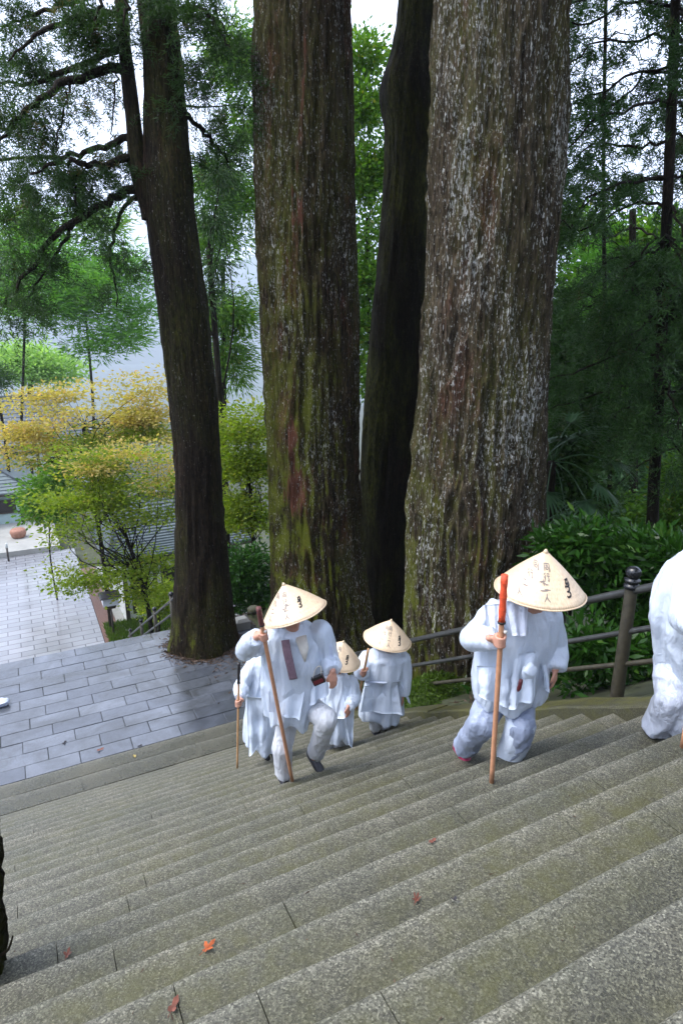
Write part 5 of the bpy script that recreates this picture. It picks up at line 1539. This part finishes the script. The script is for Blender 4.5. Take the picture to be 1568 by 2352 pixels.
def person(label, d0, jt, hat_spec, coat_rows, opts):
    """jt: joints as (x, y, dd) measured in the photo with dd metres nearer (-) or farther (+) than the figure's own upright plane"""
    W = {k: J(v[0], v[1], d0 + v[2]) for k, v in jt.items()}
    s = opts.get('s', 1.0)
    foot = opts['foot']
    root = thing('person', foot, label, 'person', 'pilgrims climbing the stair')
    face_dir = np.asarray(opts.get('face', -FH), float)
    # --- body: one skin
    hp, hb = head_parts(W['head'], W['head'] - W['neck'] + UP * .1, face_dir, s)
    body = list(hp)
    body += limb(W['neck'] - UP * .03, W['head'] - UP * .05 * s, .058 * s, .055 * s)
    sd = W['shR'] - W['shL']; sd = sd / np.linalg.norm(sd)
    sp_pts = [W['neck'] - UP * .02, (W['shL'] + W['shR']) / 2 - UP * .03, (W['chest']), (W['chest'] + W['pelvis']) / 2, W['pelvis'], W['pelvis'] - UP * .08]
    body.append(tube(sp_pts, np.array([.07, .17, .17, .145, .165, .12]) * s, 16, True, sd, np.array([.06, .10, .115, .10, .11, .09]) * s))
    for q in 'LR':
        body += limb(W['sh' + q], W['el' + q], .052 * s, .042 * s)
        body += limb(W['el' + q], W['ha' + q], .041 * s, .027 * s)
        body += limb(W['hip' + q], W['kn' + q], .085 * s, .058 * s)
        body += limb(W['kn' + q], W['an' + q], .056 * s, .038 * s)
        if q + 'grip' in opts:
            c, ax, pd = opts[q + 'grip']
            hd, wr = gripping_hand(c, ax, pd, s)
            body += hd
            body += limb(W['ha' + q], wr, .026 * s, .024 * s)
        elif q + 'open' in opts:
            dv_, sd_ = opts[q + 'open']
            body += open_hand(W['ha' + q], dv_, sd_, s)
        t_ = opts.get('toe' + q, face_dir * .9 - UP * .12)
        V, T, Q = shoe_mesh(W['an' + q], t_, s * .82)
        body.append((V, T, Q))
    put('body', voxel(body, .0095, 1, 'body'), M['skin'], root)
    # --- hair under the hat
    c, r, f, u = hb
    V, T, Q = ball((0, 0, 0), (.083 * s, .095 * s, .085 * s), 16, 12)
    V = V[:, :1] * r + (V[:, 1:2] - .018) * f + (V[:, 2:] + .045) * u + c
    put('hair', (V, [tuple(t) for t in T] + [tuple(t) for t in Q], V * 0), M['hair'], root)
    # --- trousers
    tr = [tube([W['pelvis'] + UP * .12, W['pelvis'], (W['hipL'] + W['hipR']) / 2 - UP * .05], np.array([.15, .18, .16]) * s, 16, True, sd, np.array([.115, .13, .12]) * s)]
    wd = opts.get('pant_w', 1.0)
    for q in 'LR':
        tr += limb(W['hip' + q], W['kn' + q], .100 * s * wd, .082 * s * wd)
        end = W['an' + q] + (W['kn' + q] - W['an' + q]) * .10
        tr.append(tube([W['kn' + q], W['kn' + q] * .5 + end * .5, end], np.array([.082, .078, .074]) * s * wd, 14))
    put('trousers', voxel(tr, .010, 3, 'tr'), opts.get('pants', M['pants']), root, folds(.014, 11, 2.6, opts['seed'] + 40, 0.42))
    for q in 'LR':
        V, T, Q = shoe_mesh(W['an' + q], opts.get('toe' + q, face_dir * .9 - UP * .12), s)
        part('shoe', V, opts.get('shoe', M['shoe']), root, T, Q)
    # --- raincoat: torso shell widening to the hem, with wide sleeves
    ct = []
    pts, ra, rb = [], [], []
    for y, xl, xr, dd, dep in coat_rows:
        p = J((xl + xr) / 2, y, d0 + dd); pts.append(p); ra.append((xr - xl) / 2 * mpp(p)); rb.append(dep)
    V, T, Q = tube(pts, ra, 44, True, opts.get('coat_side', RT), rb)
    nr = len(pts); an_ = np.arange(44) * 2 * math.pi / 44; sd0 = opts['seed']
    for i_ in range(nr):
        u_ = i_ / (nr - 1)
        mod = (0.015 + 0.085 * u_ ** 1.5) * (np.sin(5 * an_ + sd0 + u_) + .6 * np.sin(9 * an_ + 2 * sd0 - u_) + .4 * np.sin(14 * an_ + sd0))
        blk = V[i_ * 44:(i_ + 1) * 44]
        cc = np.asarray(pts[i_])
        V[i_ * 44:(i_ + 1) * 44] = cc + (blk - cc) * (1 + mod)[:, None] + UP * ((.03 * np.sin(3 * an_ + sd0) + .018 * np.sin(7 * an_)) * (u_ == 1))[:, None]
    ct.append((V, T, Q))
    for q in 'LR':
        hw = opts.get('sleeve', 1.0)
        ct += limb(W['sh' + q], W['el' + q], .088 * s * hw, .078 * s * hw)
        e = W['ha' + q] - (W['ha' + q] - W['el' + q]) * (.06 if q + 'open' in opts else .10)
        ct.append(tube([W['el' + q], (W['el' + q] + e) / 2, e], np.array([.078, .076, .062]) * s * hw, 14))
        ct.append(ball(W['el' + q], .08 * s * hw, 12, 8))
    ct.append(ball((W['shL'] + W['shR']) / 2 + UP * .02, (.17 * s, .15 * s, .09 * s), 14, 10))
    vx = voxel(ct, .0095, 3, 'coat')
    put('jacket', vx, M['cotton'], root, lambda V: folds(.016, 8, 1.6, opts['seed'] + 60)(V) - .020)
    put('raincoat', vx, M['film'], root, lambda V: folds(opts.get('fold', .017), 9.5, 1.5, opts['seed'])(V) + .004)
    # collar
    nk = W['neck']
    n2 = W['head'] - W['neck']; n2 /= np.linalg.norm(n2)
    V, T, Q = tube([nk - n2 * .05, nk + n2 * .005, nk + n2 * .04], np.array([.115, .088, .082]) * s, 18, False)
    part('collar', V, opts.get('coat', M['coat']), root, T, Q)
    if hat_spec:
        (cx, cy, cdd), axis, rad, hgt, marks = hat_spec
        hat(root, J(cx, cy, d0 + cdd), axis, rad, hgt, opts['seed'], marks)
    return root, W
LF = lambda x, y, k: at_z(x, y, zstep(k))
FACE = np.array([.10, -1.0, -.15]); FACE /= np.linalg.norm(FACE)

# A: the man in front
dA = 4.86
bA, tA = LF(671, 1793, 12), J(594, 1398, dA - .42)
sA = staff('pilgrim_staff', bA, tA, .0155, .017, M['stick'], 'pink brown staff with a maroon cloth grip, held by the man in front', M['darkbrocade'], .16, True)
gA = stick_point(bA, tA, .862)
mA = [(-.02, .62, .14, M['faint_ink'], kanji(3, 8), .010)] + column(-.05, M['faint_ink'], .010) + [(.40, .60, .105, M['ink'], SEED, .017)] + column(-.75, M['faint_ink'], .010)
person('stooping man in white raincoat with tilted straw hat and purple stole, leading the group', dA,
       {'head': (668, 1416, -.06), 'neck': (678, 1462, .03), 'chest': (672, 1520, .04), 'pelvis': (690, 1620, .14), 'shL': (622, 1466, .05), 'shR': (735, 1452, .02),
        'elL': (566, 1492, -.10), 'elR': (757, 1512, .02), 'haL': (590, 1462, -.36), 'haR': (764, 1542, -.12),
        'hipL': (662, 1632, .12), 'hipR': (712, 1625, .12), 'knL': (648, 1715, .03), 'knR': (752, 1652, -.22), 'anL': (652, 1786, .09), 'anR': (722, 1738, .20)},
       ((675, 1409, -.10), -.31 * RT + UP * .93 + FH * .12, .275, .265, mA),
       [(1440, 640, 722, .02, .10), (1462, 606, 742, .03, .14), (1500, 600, 750, .03, .17), (1550, 604, 732, .04, .17), (1600, 606, 724, .06, .175), (1632, 612, 716, .06, .18), (1650, 614, 708, .06, .175)],
       dict(foot=LF(655, 1800, 12), seed=3, Lgrip=(gA, tA - bA, -RT * .8 + FH * .5), Ropen=(-UP + RT * .08 - FH * .25, -RT - FH * .4), face=FACE, toeL=FACE, toeR=np.array([.3, -.9, -.5]), s=1.0, pant_w=1.0))
pA = bpy.data.objects['person']
def stole(root, pts, w, mat, name='stole'):
    P = smooth_path([J(*p) for p in pts], 16)
    V, T, Q = tube(P, w, 10, True, RT, .006)
    return part(name, V, mat, root, T, Q)
stole(pA, [(655, 1470, dA - .165), (660, 1500, dA - .19), (668, 1535, dA - .20), (674, 1560, dA - .20)], .034, M['stole'])
V, T, Q = tube([J(690, 1462, dA - .10), J(698, 1490, dA - .17), J(700, 1520, dA - .185)], [.05, .04, .006], 10, True, RT, [.01, .01, .006])
part('shirt_front', V, M['shirt'], pA, T, Q)
flap(pA, [J(618, 1585, dA - .10), J(700, 1585, dA - .10), J(688, 1654, dA - .18), J(618, 1634, dA - .15)], M['film'], 'coat_front', 5, .02)
flap(pA, [J(716, 1540, dA - .02), J(752, 1545, dA + .02), J(758, 1592, dA - .06), J(712, 1622, dA - .14)], M['film'], 'coat_side', 9, .022)
# camera that hangs from the man's shoulder by its strap
cm = J(731, 1561, dA - .24)
camr = thing('pouch_camera', cm, 'small black and wine red camera dangling by its strap at the front man\'s side', 'camera')
Rm = np.array(Matrix.Rotation(R_(25), 3, Vector(tuple(FH))))
def obox(root, c, ex, ey, ez, hx, hy, hz, mat, name):
    V = np.array([c + ex * a * hx + ey * b * hy + ez * e * hz for e in (-1, 1) for b in (-1, 1) for a in (-1, 1)])
    return part(name, V, mat, root, None, np.array([(0, 2, 3, 1), (4, 5, 7, 6), (0, 1, 5, 4), (2, 6, 7, 3), (0, 4, 6, 2), (1, 3, 7, 5)]), smooth=False)
ex = RT * .9 + UP * .42; ex /= np.linalg.norm(ex); ez = np.cross(ex, FH); ez /= np.linalg.norm(ez)
obox(camr, cm, ex, FH, ez, .05, .02, .034, M['black'], 'case')
obox(camr, cm - FH * .021 - ez * .005, ex, FH, ez, .040, .004, .015, M['wine'], 'red_band')
V, T, Q = tube(smooth_path([cm + ez * .03 - ex * .035, cm + UP * .10 - RT * .02, cm + UP * .12 + RT * .02, cm + ez * .03 + ex * .04], 14), .004, 6)
part('strap', V, M['bell'], camr, T, Q)

# B: the pilgrim half hidden behind the man
dB = 6.35
bB, tB = J(545, 1764, 5.75), J(549, 1524, 5.85)
staff('pilgrim_staff', bB, tB, .011, .012, M['stick2'], 'thin tan staff with black grip at the far left of the group', M['black'], .22)
gB = stick_point(bB, tB, .625)
person('pilgrim in long white raincoat almost hidden behind the front man, at the left', dB,
       {'head': (634, 1470, .0), 'neck': (628, 1503, .03), 'chest': (618, 1560, .03), 'pelvis': (614, 1625, .05), 'shL': (586, 1524, -.03), 'shR': (655, 1524, .03),
        'elL': (556, 1572, -.12), 'elR': (665, 1580, .0), 'haL': (549, 1606, -.36), 'haR': (660, 1620, -.1),
        'hipL': (602, 1632, .05), 'hipR': (628, 1632, .05), 'knL': (600, 1680, -.04), 'knR': (625, 1680, .0), 'anL': (603, 1712, -.02), 'anR': (628, 1722, -.05)},
       None,
       [(1500, 600, 655, .0, .10), (1520, 575, 668, .0, .15), (1570, 572, 668, .0, .17), (1630, 566, 668, .0, .19), (1680, 562, 660, .0, .20), (1705, 562, 650, .0, .19)],
       dict(foot=LF(603, 1722, 17), seed=13, Lgrip=(gB, tB - bB, RT * .3 + FH * .8), Ropen=(-UP, -RT), face=FACE, s=.98, pants=M['jeans'], coat=M['coat'], sleeve=.95))
pB = [o for o in bpy.data.objects if o.name.startswith('person')][-1]
flap(pB, [J(566, 1600, dB - .24), J(618, 1600, dB - .26), J(612, 1700, dB - .26), J(572, 1738, dB - .24)], M['film'], 'coat_hem', 15, .02)
flap(pB, [J(598, 1480, dB - .05), J(612, 1480, dB - .05), J(610, 1545, dB - .2), J(600, 1545, dB - .2)], M['film'], 'hood_edge', 16, .006, 6, 10)

# C: the smaller pilgrim behind, to the right of the man
dC = 6.15
mC = [(.30, .62, .12, M['ink'], SEED, .018)] + column(-.35, M['faint_ink'], .010)
pC, WC = person('small pilgrim in white raincoat and straw hat peeping out beside the front man', dC,
       {'head': (776, 1520, -.03), 'neck': (772, 1552, .0), 'chest': (770, 1590, .02), 'pelvis': (768, 1635, .05), 'shL': (745, 1572, .0), 'shR': (803, 1568, .0),
        'elL': (738, 1612, -.06), 'elR': (815, 1606, -.08), 'haL': (748, 1640, -.16), 'haR': (800, 1622, -.24),
        'hipL': (758, 1645, .05), 'hipR': (782, 1645, .05), 'knL': (755, 1688, -.06), 'knR': (785, 1684, .0), 'anL': (752, 1722, .02), 'anR': (772, 1716, .0)},
       ((778, 1513, -.03), .22 * RT + UP * .95 - FH * .08, .235, .225, mC),
       [(1546, 755, 792, .0, .09), (1566, 742, 808, .0, .13), (1600, 740, 812, .0, .15), (1640, 742, 812, .0, .165), (1675, 742, 808, .0, .17), (1690, 745, 802, .0, .16)],
       dict(foot=LF(773, 1726, 15), seed=23, Lopen=(-UP, RT), Ropen=(-UP - FH * .2, -RT - FH), face=FACE, s=.85, coat=M['coat']))
flap(pC, [J(778, 1640, dC - .18), J(813, 1640, dC - .10), J(806, 1716, dC - .14), J(798, 1708, dC - .18)], M['film'], 'coat_corner', 25, .014)
flap(pC, [J(745, 1585, dC - .11), J(790, 1590, dC - .11), J(792, 1648, dC - .2), J(746, 1660, dC - .2)], M['film'], 'coat_front', 26, .014)

# D: the pilgrim farthest back
dD_ = 6.62
bD, tD = J(818, 1630, dD_ - .25), J(846, 1490, dD_ - .34)
staff('pilgrim_staff', bD, tD, .014, .013, M['stick2'], 'short looking bare wooden staff held by the pilgrim farthest back', None)
gD = stick_point(bD, tD, .62)
mD = [(.42, .68, .12, M['ink'], SEED, .018)] + column(-.05, M['faint_ink'], .010) + column(-.5, M['faint_ink'], .010)
pD, WD = person('pilgrim in belted white raincoat and straw hat, farthest back beside the kerb', dD_,
       {'head': (889, 1472, -.03), 'neck': (887, 1506, .0), 'chest': (884, 1550, .02), 'pelvis': (878, 1610, .05), 'shL': (842, 1512, .0), 'shR': (924, 1516, .0),
        'elL': (830, 1542, -.12), 'elR': (928, 1560, .0), 'haL': (832, 1548, -.30), 'haR': (925, 1596, -.02),
        'hipL': (868, 1618, .05), 'hipR': (892, 1618, .05), 'knL': (862, 1650, -.06), 'knR': (890, 1652, .04), 'anL': (862, 1674, -.02), 'anR': (880, 1668, .12)},
       ((889, 1469, -.03), .16 * RT + UP * .97 - FH * .02, .275, .255, mD),
       [(1492, 858, 915, .0, .10), (1512, 832, 932, .0, .15), (1545, 836, 928, .0, .165), (1566, 840, 920, .0, .155), (1600, 832, 922, .0, .17), (1630, 828, 922, .0, .175), (1646, 828, 920, .0, .17)],
       dict(foot=LF(861, 1683, 16), seed=33, Lgrip=(gD, tD - bD, RT * .4 + FH * .8), Ropen=(-UP, -FH), face=FACE, s=1.0, pants=M['pants'], pant_w=.9))
flap(pD, [J(912, 1560, dD_ - .12), J(932, 1556, dD_ - .02), J(942, 1618, dD_ - .05), J(936, 1612, dD_ - .08)], M['film'], 'coat_corner', 35, .010)
flap(pD, [J(838, 1575, dD_ - .12), J(912, 1570, dD_ - .12), J(923, 1642, dD_ - .2), J(828, 1634, dD_ - .2)], M['film'], 'coat_skirt', 36, .02)
V, T, Q = tube([J(838, 1566, dD_ - .14), J(880, 1569, dD_ - .175), J(922, 1563, dD_ - .12)], .012, 8); part('belt', V, M['coat'], pD, T, Q)

# E: the woman alone on the right
dE = 3.98
bE, tE = LF(1128, 1797, 6), J(1158, 1324, dE - .50)
staff('pilgrim_staff', bE, tE, .0155, .0165, M['stick'], 'long pink brown staff with a bright red brocade grip, at the right', M['brocade'], .30, True)
gE = stick_point(bE, tE, .705)
mE = [(-.12, .62, .13, M['faint_ink'], kanji(8, 7), .009)] + column(-.12, M['faint_ink'], .010) + [(.40, .68, .125, M['ink'], SEED, .017)] + column(-.85, M['faint_ink'], .010)
pE, WE = person('woman in ragged white raincoat, pale blue trousers and large straw hat, alone on the right', dE,
       {'head': (1226, 1366, -.12), 'neck': (1214, 1410, -.01), 'chest': (1190, 1480, .04), 'pelvis': (1165, 1590, .16), 'shL': (1140, 1408, .0), 'shR': (1258, 1418, .02),
        'elL': (1086, 1466, -.08), 'elR': (1272, 1482, .06), 'haL': (1134, 1468, -.34), 'haR': (1274, 1538, -.06),
        'hipL': (1132, 1600, .14), 'hipR': (1190, 1605, .14), 'knL': (1105, 1662, -.04), 'knR': (1196, 1670, -.10), 'anL': (1062, 1722, .26), 'anR': (1172, 1732, .04)},
       ((1238, 1355, -.18), .05 * RT + UP * .99 - FH * .04, .285, .275, mE),
       [(1384, 1165, 1245, -.02, .10), (1412, 1118, 1278, .0, .15), (1450, 1105, 1278, .02, .175), (1500, 1092, 1258, .04, .185), (1550, 1085, 1250, .06, .19), (1590, 1088, 1245, .06, .19), (1606, 1096, 1236, .06, .18)],
       dict(foot=LF(1160, 1745, 7), seed=43, Lgrip=(gE, tE - bE, -RT * .7 + FH * .6), Ropen=(-UP + RT * .06, -RT * .6 - FH), face=FACE, s=.98, pants=M['bluepants'], pant_w=1.15, shoe=M['magenta'], toeL=np.array([.1, -.9, -.35])))
flap(pE, [J(1155, 1380, dE - .10), J(1212, 1386, dE - .12), J(1206, 1462, dE - .24), J(1176, 1460, dE - .24)], M['coat'], 'towel', 45, .010)
flap(pE, [J(1095, 1530, dE - .11), J(1185, 1530, dE - .13), J(1172, 1630, dE - .2), J(1098, 1598, dE - .17)], M['film'], 'coat_front', 46, .022)
flap(pE, [J(1178, 1500, dE - .15), J(1235, 1490, dE - .13), J(1228, 1600, dE - .22), J(1168, 1630, dE - .22)], M['film'], 'coat_panel', 47, .026)
flap(pE, [J(1238, 1490, dE - .10), J(1254, 1490, dE - .05), J(1258, 1594, dE - .10), J(1246, 1580, dE - .13)], M['film'], 'coat_corner', 48, .012)
flap(pE, [J(1112, 1390, dE - .08), J(1150, 1386, dE - .09), J(1150, 1450, dE - .25), J(1118, 1450, dE - .22)], M['coat'], 'cape_fold', 49, .012)
V, T, Q = ball(J(1215, 1542, dE - .27), (.055, .04, .05), 14, 10)
V = V + fbm(V * 22, 3, 6)[:, None] * .014
part('plastic_bag', V, M['film'], pE, T, Q)
V, T, Q = tube(smooth_path([J(1196, 1560, dE - .275), J(1192, 1578, dE - .28), J(1188, 1588, dE - .275)], 6), [.010, .014, .013, .015, .012, .006], 8)
part('pouch', V, M['wine'], pE, T, Q)
# film over-trouser of the right leg
kn, an = WE['knR'], WE['anR']
V, T, Q = tube([kn + (WE['hipR'] - kn) * .55, kn + (WE['hipR'] - kn) * .1, (kn + an) / 2, an + UP * .03, an - UP * .03], [.10, .10, .098, .10, .098], 26, False)
V = V + (folds(.012, 10, 6, 50)(V))[:, None] * (V - np.repeat(np.array([kn + (WE['hipR'] - kn) * .55, kn + (WE['hipR'] - kn) * .1, (kn + an) / 2, an + UP * .03, an - UP * .03]), 26, 0)) / .125
part('rain_legging', V, M['film'], pE, T, Q)

# F: the pilgrim cut by the right edge
dF = 3.62
bF, tF = J(1566, 1716, dF - .42), J(1640, 1300, dF - .5)
staff('pilgrim_staff', bF, tF, .0155, .016, M['stick'], 'staff of the cropped pilgrim, only its lowest tip inside the frame', M['brocade'], .25)
gF = stick_point(bF, tF, .68)
mF = [(.40, .68, .125, M['ink'], SEED, .017)]
person('pilgrim in billowing white rain clothes cut off by the right edge', dF,
       {'head': (1740, 1330, -.40), 'neck': (1700, 1350, -.28), 'chest': (1620, 1385, -.10), 'pelvis': (1572, 1505, .05), 'shL': (1590, 1345, -.14), 'shR': (1690, 1360, -.12),
        'elL': (1575, 1420, -.24), 'elR': (1715, 1440, -.1), 'haL': (1600, 1432, -.42), 'haR': (1715, 1520, -.12),
        'hipL': (1552, 1520, .05), 'hipR': (1605, 1520, .05), 'knL': (1545, 1602, -.06), 'knR': (1588, 1605, -.10), 'anL': (1507, 1678, .12), 'anR': (1566, 1690, .0)},
       ((1765, 1312, -.42), .05 * RT + UP * .99 - FH * .04, .285, .275, mF),
       [(1282, 1552, 1680, -.05, .10), (1310, 1530, 1700, -.03, .16), (1360, 1512, 1700, .0, .20), (1420, 1502, 1690, .02, .22), (1480, 1508, 1680, .04, .22), (1530, 1516, 1670, .05, .21), (1556, 1522, 1660, .05, .19)],
       dict(foot=LF(1530, 1702, 5), seed=53, Lgrip=(gF, tF - bF, -RT * .6 + FH * .6), Ropen=(-UP, -RT), face=FACE, s=1.0, pants=M['coat'], pant_w=1.3, fold=.024, shoe=M['shoe']))

# ------------------------------------------------------------------ fallen leaves and litter
def fallen(x, y, k, size, mat, label, rot, lobes=5, z=None, curl=.35, name='fallen_leaf', cat='leaf'):
    if z is None:                                          # the tread that this sight line meets
        for k in range(0, NSTEP):
            p = at_z(x, y, zstep(k) + .004)
            if Y0 + (k - 1) * TREAD - .02 <= p[1] <= Y0 + k * TREAD: break
    else:
        p = at_z(x, y, z)
    V, T = [], []
    n = lobes * 4
    V.append((0, 0, .004))
    for i in range(n):
        a = 2 * math.pi * i / n
        r_ = size * (.35 + .65 * abs(math.cos(a * lobes / 2)) ** 1.5) * (0.8 + .35 * math.cos(a))
        V.append((r_ * math.cos(a), r_ * math.sin(a) * .62, curl * r_ * abs(math.sin(a + .4)) + .003))
    for i in range(n): T.append((0, 1 + i, 1 + (i + 1) % n))
    m = Matrix.Rotation(rot, 3, 'Z')
    V = np.array([list(m @ Vector(v)) for v in V])
    st_, Ts, Qs = tube([m @ Vector((-size * .9, 0, .01)), m @ Vector((-size * .2, 0, .006))], .0012, 4)
    V2, T2, Q2 = join([(V, np.array(T), None), (st_, Ts, Qs)])
    o = link(name, raw_mesh(name, V2, T2, Q2), mat)
    o.location = tuple(p)
    tag(o, label, cat, 'fallen leaves on the steps')
    return o
fallen(475, 2181, 7, .044, M['leaf_red'], 'vivid orange red leaf lying on the lower steps', .5)
fallen(155, 2196, 6, .036, M['leaf_brown'], 'dull red leaf near the left edge of the steps', 1.2)
fallen(397, 2318, 4, .040, M['leaf_brown'], 'large faded brown leaf at the bottom of the picture', .9, 3)
fallen(955, 2070, 4, .034, M['leaf_brown'], 'thin reddish maple leaf in the middle of the steps', .7, 7, None, .6)
fallen(1042, 2070, 4, .026, M['black'], 'small dark curled leaf right of the reddish maple leaf', 2.2, 3, None, .9)
fallen(990, 1935, 6, .03, M['leaf_brown'], 'small brown leaf on the mossy patch of the middle steps', .2, 3)
fallen(228, 1724, 0, .07, M['leaf_brown'], 'rust brown leaf lying on the wet flagstones', .3, 3, Z_LAND + .006)
fallen(148, 1708, 0, .06, M['black'], 'blackened leaf on the wet flagstones, far left', 1.0, 3, Z_LAND + .006)
fallen(310, 1738, 0, .05, simple('yellow_leaf', (.42, .32, .08), .5, .3, 40), 'pale yellow leaf where the flagstones meet the stair', 1.7, 5, Z_LAND + .006)
fallen(320, 1715, 0, .05, M['black'], 'dark leaf left of the pale yellow leaf on the flagstones', .4, 3, Z_LAND + .006)
# crumbs of bark and needles that gather on the treads
nb = 420
kb = rng.integers(-1, NSTEP, nb)
Pb = np.stack([rng.uniform(X_L + .1, X_R - .05, nb), Y0 + (kb - 1) * TREAD + rng.random(nb) ** 1.6 * (TREAD - .02) + .01, -(H0 + kb * RISE) + .003], 1)
V, T = leaves(Pb, rng.normal(size=Pb.shape) * np.array([1, 1, .08]), .022 * (.4 + rng.random(nb) ** 2 * 1.6), .006, rng)
tag(link('stair_litter', raw_mesh('stair_litter', V, T, None, False), M['litter']), kind='stuff')
wp = at_z(4, 1620, Z_LAND + .01)
V, T, Q = ball(wp + UP * .05, (.14, .11, .06), 16, 10)
V = V + fbm(V * 14, 3, 7)[:, None] * .03
tag(link('plastic_scrap', raw_mesh('plastic_scrap', V, T, Q, True), M['coat']), 'crumpled white plastic lying on the wet landing at the left edge', 'plastic')
